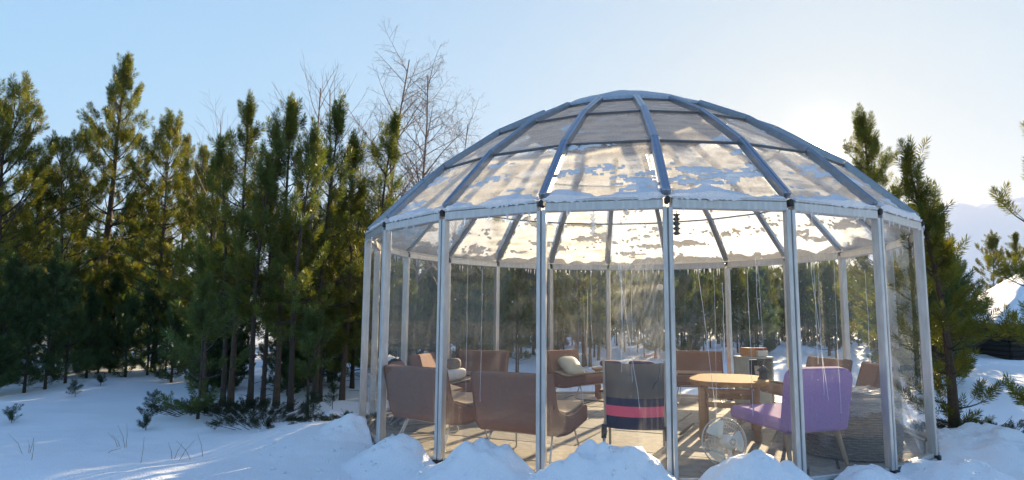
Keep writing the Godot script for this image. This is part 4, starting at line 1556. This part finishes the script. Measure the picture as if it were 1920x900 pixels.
	for k in 14:
		spots.append([rng.randf_range(790, 980), rng.randf_range(15.0, 26.0), rng.randf_range(470, 500), "low pine seen through the left panes of the pavilion", "pines behind the left panes"])
	for k in 26:     # close behind the left panes
		spots.append([rng.randf_range(690, 990), rng.randf_range(13.4, 22.0), rng.randf_range(495, 560), "low pine seen through the left panes of the pavilion", "pines behind the left panes"])
	for k in 100:     # behind the pavilion
		spots.append([rng.randf_range(950, 1790), rng.randf_range(20.0, 33.0), rng.randf_range(488, 528), "pine in the wood seen through the back panes", "pines in the wood behind the pavilion"])
	for k in 14:     # their tops stand behind the frosted roof
		spots.append([rng.randf_range(930, 1150), rng.randf_range(14.5, 24.0), rng.randf_range(410, 470), "taller pine right behind the pavilion, its top hidden by the frosted roof", "tall pines right behind the pavilion"])
	for k in 18:     # right, beyond the hut
		spots.append([rng.randf_range(1780, 2250), rng.randf_range(27.0, 46.0), rng.randf_range(440, 500), "sunlit pine beyond the timber hut", "pines behind the hut"])
	for q in spots:
		var k: int = rng.randi() % 6 if q.size() < 6 else q[5]
		var at := stand(px(q[0], q[1]), -q[1])
		var size: float = ((602.0 - q[2]) / F * q[1] + 1.217 - at.y) / float(tall[k])
		var p: Node3D = kinds[k][0]
		if not kinds[k][1]:
			kinds[k][1] = true
			p.position = at
			p.scale = Vector3.ONE * size
			p.set_meta("label", q[3])
			p.set_meta("group", q[4])
		else:
			copy_of(p, at, rng.randf() * TAU, size, q[3], q[4])
	# the same kinds once more for the far wood that reads as one mass, and for the wood across the clearing
	var far := []
	for k in 110: far.append([rng.randf_range(930, 1800), rng.randf_range(33.0, 50.0), rng.randf_range(486, 520)])
	for k in 60: far.append([rng.randf_range(960, 1780), rng.randf_range(22.0, 42.0), rng.randf_range(555, 600)])
	var list := []
	for q in far:
		var at := stand(px(q[0], q[1]), -q[1])
		list.append([at, (602.0 - q[2]) / F * q[1] + 1.217 - at.y])
	mass("distant_wood", "distant dark wood beyond the pines, seen through the back panes", list, kinds, tall)
	list = []
	for k in 90:
		var at := Vector3(rng.randf_range(-34, 36), 0.1, rng.randf_range(9.0, 30.0))
		at.y = ground(at.x, at.z, 9.0)
		list.append([at, rng.randf_range(2.6, 5.6)])
	mass("reflected_wood", "wood across the clearing, mirrored faintly in the front panes", list, kinds, tall)
	birches()

func mass(called: String, label: String, list: Array, kinds: Array, tall: Array) -> void:
	var o := Node3D.new()
	o.name = called
	add_child(o)
	tag(o, label, "wood", "", "stuff")
	for k in 6:
		for piece in ["trunk", "crown"]:
			var from: MeshInstance3D = (kinds[k][0] as Node).get_node(piece)
			var mm := MultiMesh.new()
			mm.transform_format = MultiMesh.TRANSFORM_3D
			mm.mesh = from.mesh
			var ts := []
			for i in list.size():
				if i % 6 == k: ts.append(Transform3D(Basis(Vector3.UP, i * 2.4).scaled(Vector3.ONE * float(list[i][1]) / float(tall[k])), list[i][0]))
			mm.instance_count = ts.size()
			for i in ts.size(): mm.set_instance_transform(i, ts[i])
			var mi := MultiMeshInstance3D.new()
			mi.name = piece if k == 0 else "%s_%03d" % [piece, k]
			mi.multimesh = mm
			mi.material_override = from.material_override
			mi.set_meta("kind", "stuff")
			o.add_child(mi, true)

func grow(s: SurfaceTool, p: Vector3, d: Vector3, long: float, r: float, level: int, o: Dictionary) -> void:
	var segs := 6 if level == 0 else 4
	var pts := [p]
	var rr := [r]
	var dir := d
	for i in segs:
		dir = (dir + Vector3(rng.randf() - 0.5, rng.randf() - 0.5, rng.randf() - 0.5) * (0.10 if level == 0 else 0.26) + Vector3.UP * (0.05 if level > 0 else 0.02)).normalized()
		pts.append((pts[-1] as Vector3) + dir * long / segs)
		rr.append(lerpf(r, maxf(r * 0.22, 0.0014), float(i + 1) / segs))
	tube(s, pts, rr, 6 if level == 0 else 3, false)
	if level >= int(o.levels): return
	var n: int = o.n[level]
	for k in n:
		var f := lerpf(float(o.from[level]), 0.98, (k + rng.randf()) / n)
		var qi := mini(int(f * segs), segs - 1)
		var bp: Vector3 = (pts[qi] as Vector3).lerp(pts[qi + 1], f * segs - qi)
		var bd: Vector3 = ((pts[qi + 1] as Vector3) - (pts[qi] as Vector3)).normalized()
		var side := bd.cross(Vector3(rng.randf() - 0.5, rng.randf() - 0.5, rng.randf() - 0.5)).normalized()
		var nd := (bd * float(o.fwd) + side).normalized()
		var nl := long * float(o.ratio[level]) * (1.15 - 0.75 * f) * rng.randf_range(0.7, 1.2)
		grow(s, bp, nd, nl, maxf(float(rr[qi]) * 0.5, 0.002), level + 1, o)

func birch(label: String, at: Vector3, h: float, r: float, lean: Vector3, seed_no: int, o: Dictionary) -> void:
	rng.seed = seed_no
	var t := thing("bare_birch", label, "tree", at)
	var s := st_new()
	grow(s, Vector3(0, -0.1, 0), (Vector3.UP + lean).normalized(), h, r, 0, o)
	part("trunk", done(s), M.birch, t)

func birches() -> void:
	var b := {"levels": 3, "n": [40, 9, 5], "from": [0.28, 0.2, 0.2], "ratio": [0.33, 0.50, 0.50], "fwd": 0.75}
	birch("tall bare birch with a stem leaning left, beside the roof", stand(px(724, 14.5), -14.5), 7.1, 0.06, Vector3(-0.07, 0, 0), 21, b)
	birch("tall straight bare birch nearest the roof", stand(px(775, 14.0), -14.0), 6.6, 0.055, Vector3(-0.02, 0, 0), 22, b)
	birch("short bare birch showing just above the left roof edge", stand(px(828, 15.0), -15.0), 5.7, 0.04, Vector3(0.03, 0, 0), 23, b)
	birch("slender bare birch left of the two tall ones", stand(px(700, 15.5), -15.5), 5.6, 0.035, Vector3(-0.04, 0, 0), 27, b)
	var c := {"levels": 2, "n": [16, 6, 3], "from": [0.55, 0.25, 0.2], "ratio": [0.42, 0.42, 0.5], "fwd": 1.3}
	birch("bare forked tree rising behind the middle of the clump", stand(px(575, 12.5), -12.5), 5.9, 0.05, Vector3(-0.02, 0, 0), 24, c)
	birch("bare forked tree rising behind the right side of the clump", stand(px(625, 12.8), -12.8), 5.9, 0.045, Vector3(-0.01, 0, 0), 25, c)
	birch("thin bare treetop left of the clump", stand(px(398, 13.5), -13.5), 5.4, 0.03, Vector3(0, 0, 0), 26, c)

func small_plants() -> void:
	# low evergreen scrub at the foot of the clump
	var labels := ["dark low scrub at the left foot of the clump", "dark low scrub in front of the thickest trunks", "low scrub with twigs right of the clump", "small tuft of scrub left of the thin sapling", "low scrub at the foot of the pine by the right glass wall", "trailing scrub right of the reddish pine trunk", "scrub just outside the left corner post"]
	var i := 0
	for q in [[400, 8.7, 0.5, 90], [490, 8.55, 0.5, 130], [520, 7.9, 0.40, 90], [360, 9.0, 0.2, 16], [1800, 7.35, 0.35, 90], [1845, 7.2, 0.3, 36], [690, 7.9, 0.32, 60]]:
		rng.seed = 1200 + i
		var at := stand(px(q[0], q[1]), -q[1])
		var t := thing("low_shrub", labels[i], "shrub", at, 0.0, "low shrubs in the snow")
		var cr := Crown.new()
		var s := st_new()
		for k in int(q[3]):
			var a := rng.randf() * TAU
			var r: float = sqrt(rng.randf()) * q[2]
			var p := Vector3(cos(a) * r * 1.5, 0.02 + rng.randf() * 0.13 * (1.0 - r / q[2] * 0.6), sin(a) * r)
			var dir := Vector3(cos(a) * 0.9, rng.randf_range(0.1, 0.9), sin(a) * 0.9)
			put_sprig(cr, p, dir, rng.randf_range(0.4, 0.75), Color(0.034, 0.048, 0.024) * rng.randf_range(0.7, 1.3))
			if k % 2 == 0: tube(s, [Vector3(p.x * 0.6, -0.02, p.z * 0.6), p + dir * rng.randf_range(0.05, 0.22)], [0.004, 0.0015], 3, false)
		part("twigs", done(s), M.bark_dark, t, "stuff")
		part("foliage", crown_mesh(cr), M.needle, t)
		i += 1
	# seedlings
	i = 0
	for q in [[48, 8.9, 0.20, "round pine seedling alone on the open snow at the left"], [598, 8.3, 0.3, "tiny pine seedling right of the clump"], [302, 9.6, 0.24, "tiny pine seedling left of the sparse sapling"], [294, 8.0, 0.18, "tiny dark seedling low in the open snow"], [160, 11.2, 0.22, "tiny seedling in front of the left saplings"], [205, 12.4, 0.16, "tiny seedling in front of the tallest pine"], [633, 8.6, 0.35, "thin seedling between the clump and the glass wall"]]:
		rng.seed = 1400 + i
		var t := thing("pine_seedling", q[3], "seedling", stand(px(q[0], q[1]), -q[1]))
		var cr := Crown.new()
		var s := st_new()
		tube(s, [Vector3(0, -0.03, 0), Vector3(0.01, q[2], 0)], [0.006, 0.003], 5)
		for k in 14:
			var a := rng.randf() * TAU
			var f := rng.randf_range(0.25, 1.0)
			put_sprig(cr, Vector3(0, f * q[2], 0), Vector3(cos(a), rng.randf_range(0.2, 1.2), sin(a)), rng.randf_range(0.5, 0.75), Color(0.03, 0.065, 0.035))
		part("stem", done(s), M.bark_dark, t)
		part("needles", crown_mesh(cr), M.needle, t)
		i += 1
	# dry stalks standing in the open snow
	i = 0
	for q in [[76, 845, 3, "pair of dry stalks at the far left of the open snow"], [95, 858, 1, "single upright dry stalk at the far left of the open snow"], [210, 850, 1, "long dry stalk lying slanted on the snow"], [258, 828, 4, "tuft of dry stalks in the middle of the open snow"], [292, 862, 1, "short slanted dry stalk below the tuft"], [352, 852, 3, "dry stalks standing in front of the sparse sapling"], [385, 850, 1, "slanted dry stalk right of the sparse sapling"], [405, 845, 1, "shortest dry stalk in front of the clump"]]:
		rng.seed = 1600 + i
		var depth: float = 1.31 * F / (q[1] - 597.0)
		var t := thing("dry_grass", q[3], "stalks", stand(px(q[0], depth), -depth))
		for k in int(q[2]):
			var s := st_new()
			var a := rng.randf_range(-0.6, 0.6)
			var l := rng.randf_range(0.16, 0.30)
			if i == 2: a = 1.05
			var b := Vector3(rng.randf_range(-0.04, 0.04), -0.03, rng.randf_range(-0.03, 0.03))
			tube(s, [b, b + Vector3(sin(a) * l * 0.5, cos(a) * l * 0.5 + 0.02, 0), b + Vector3(sin(a) * l * 1.1, cos(a) * l, 0.03)], [0.003, 0.0024, 0.0012], 4)
			part("stalk", done(s), M.straw, t)
		i += 1
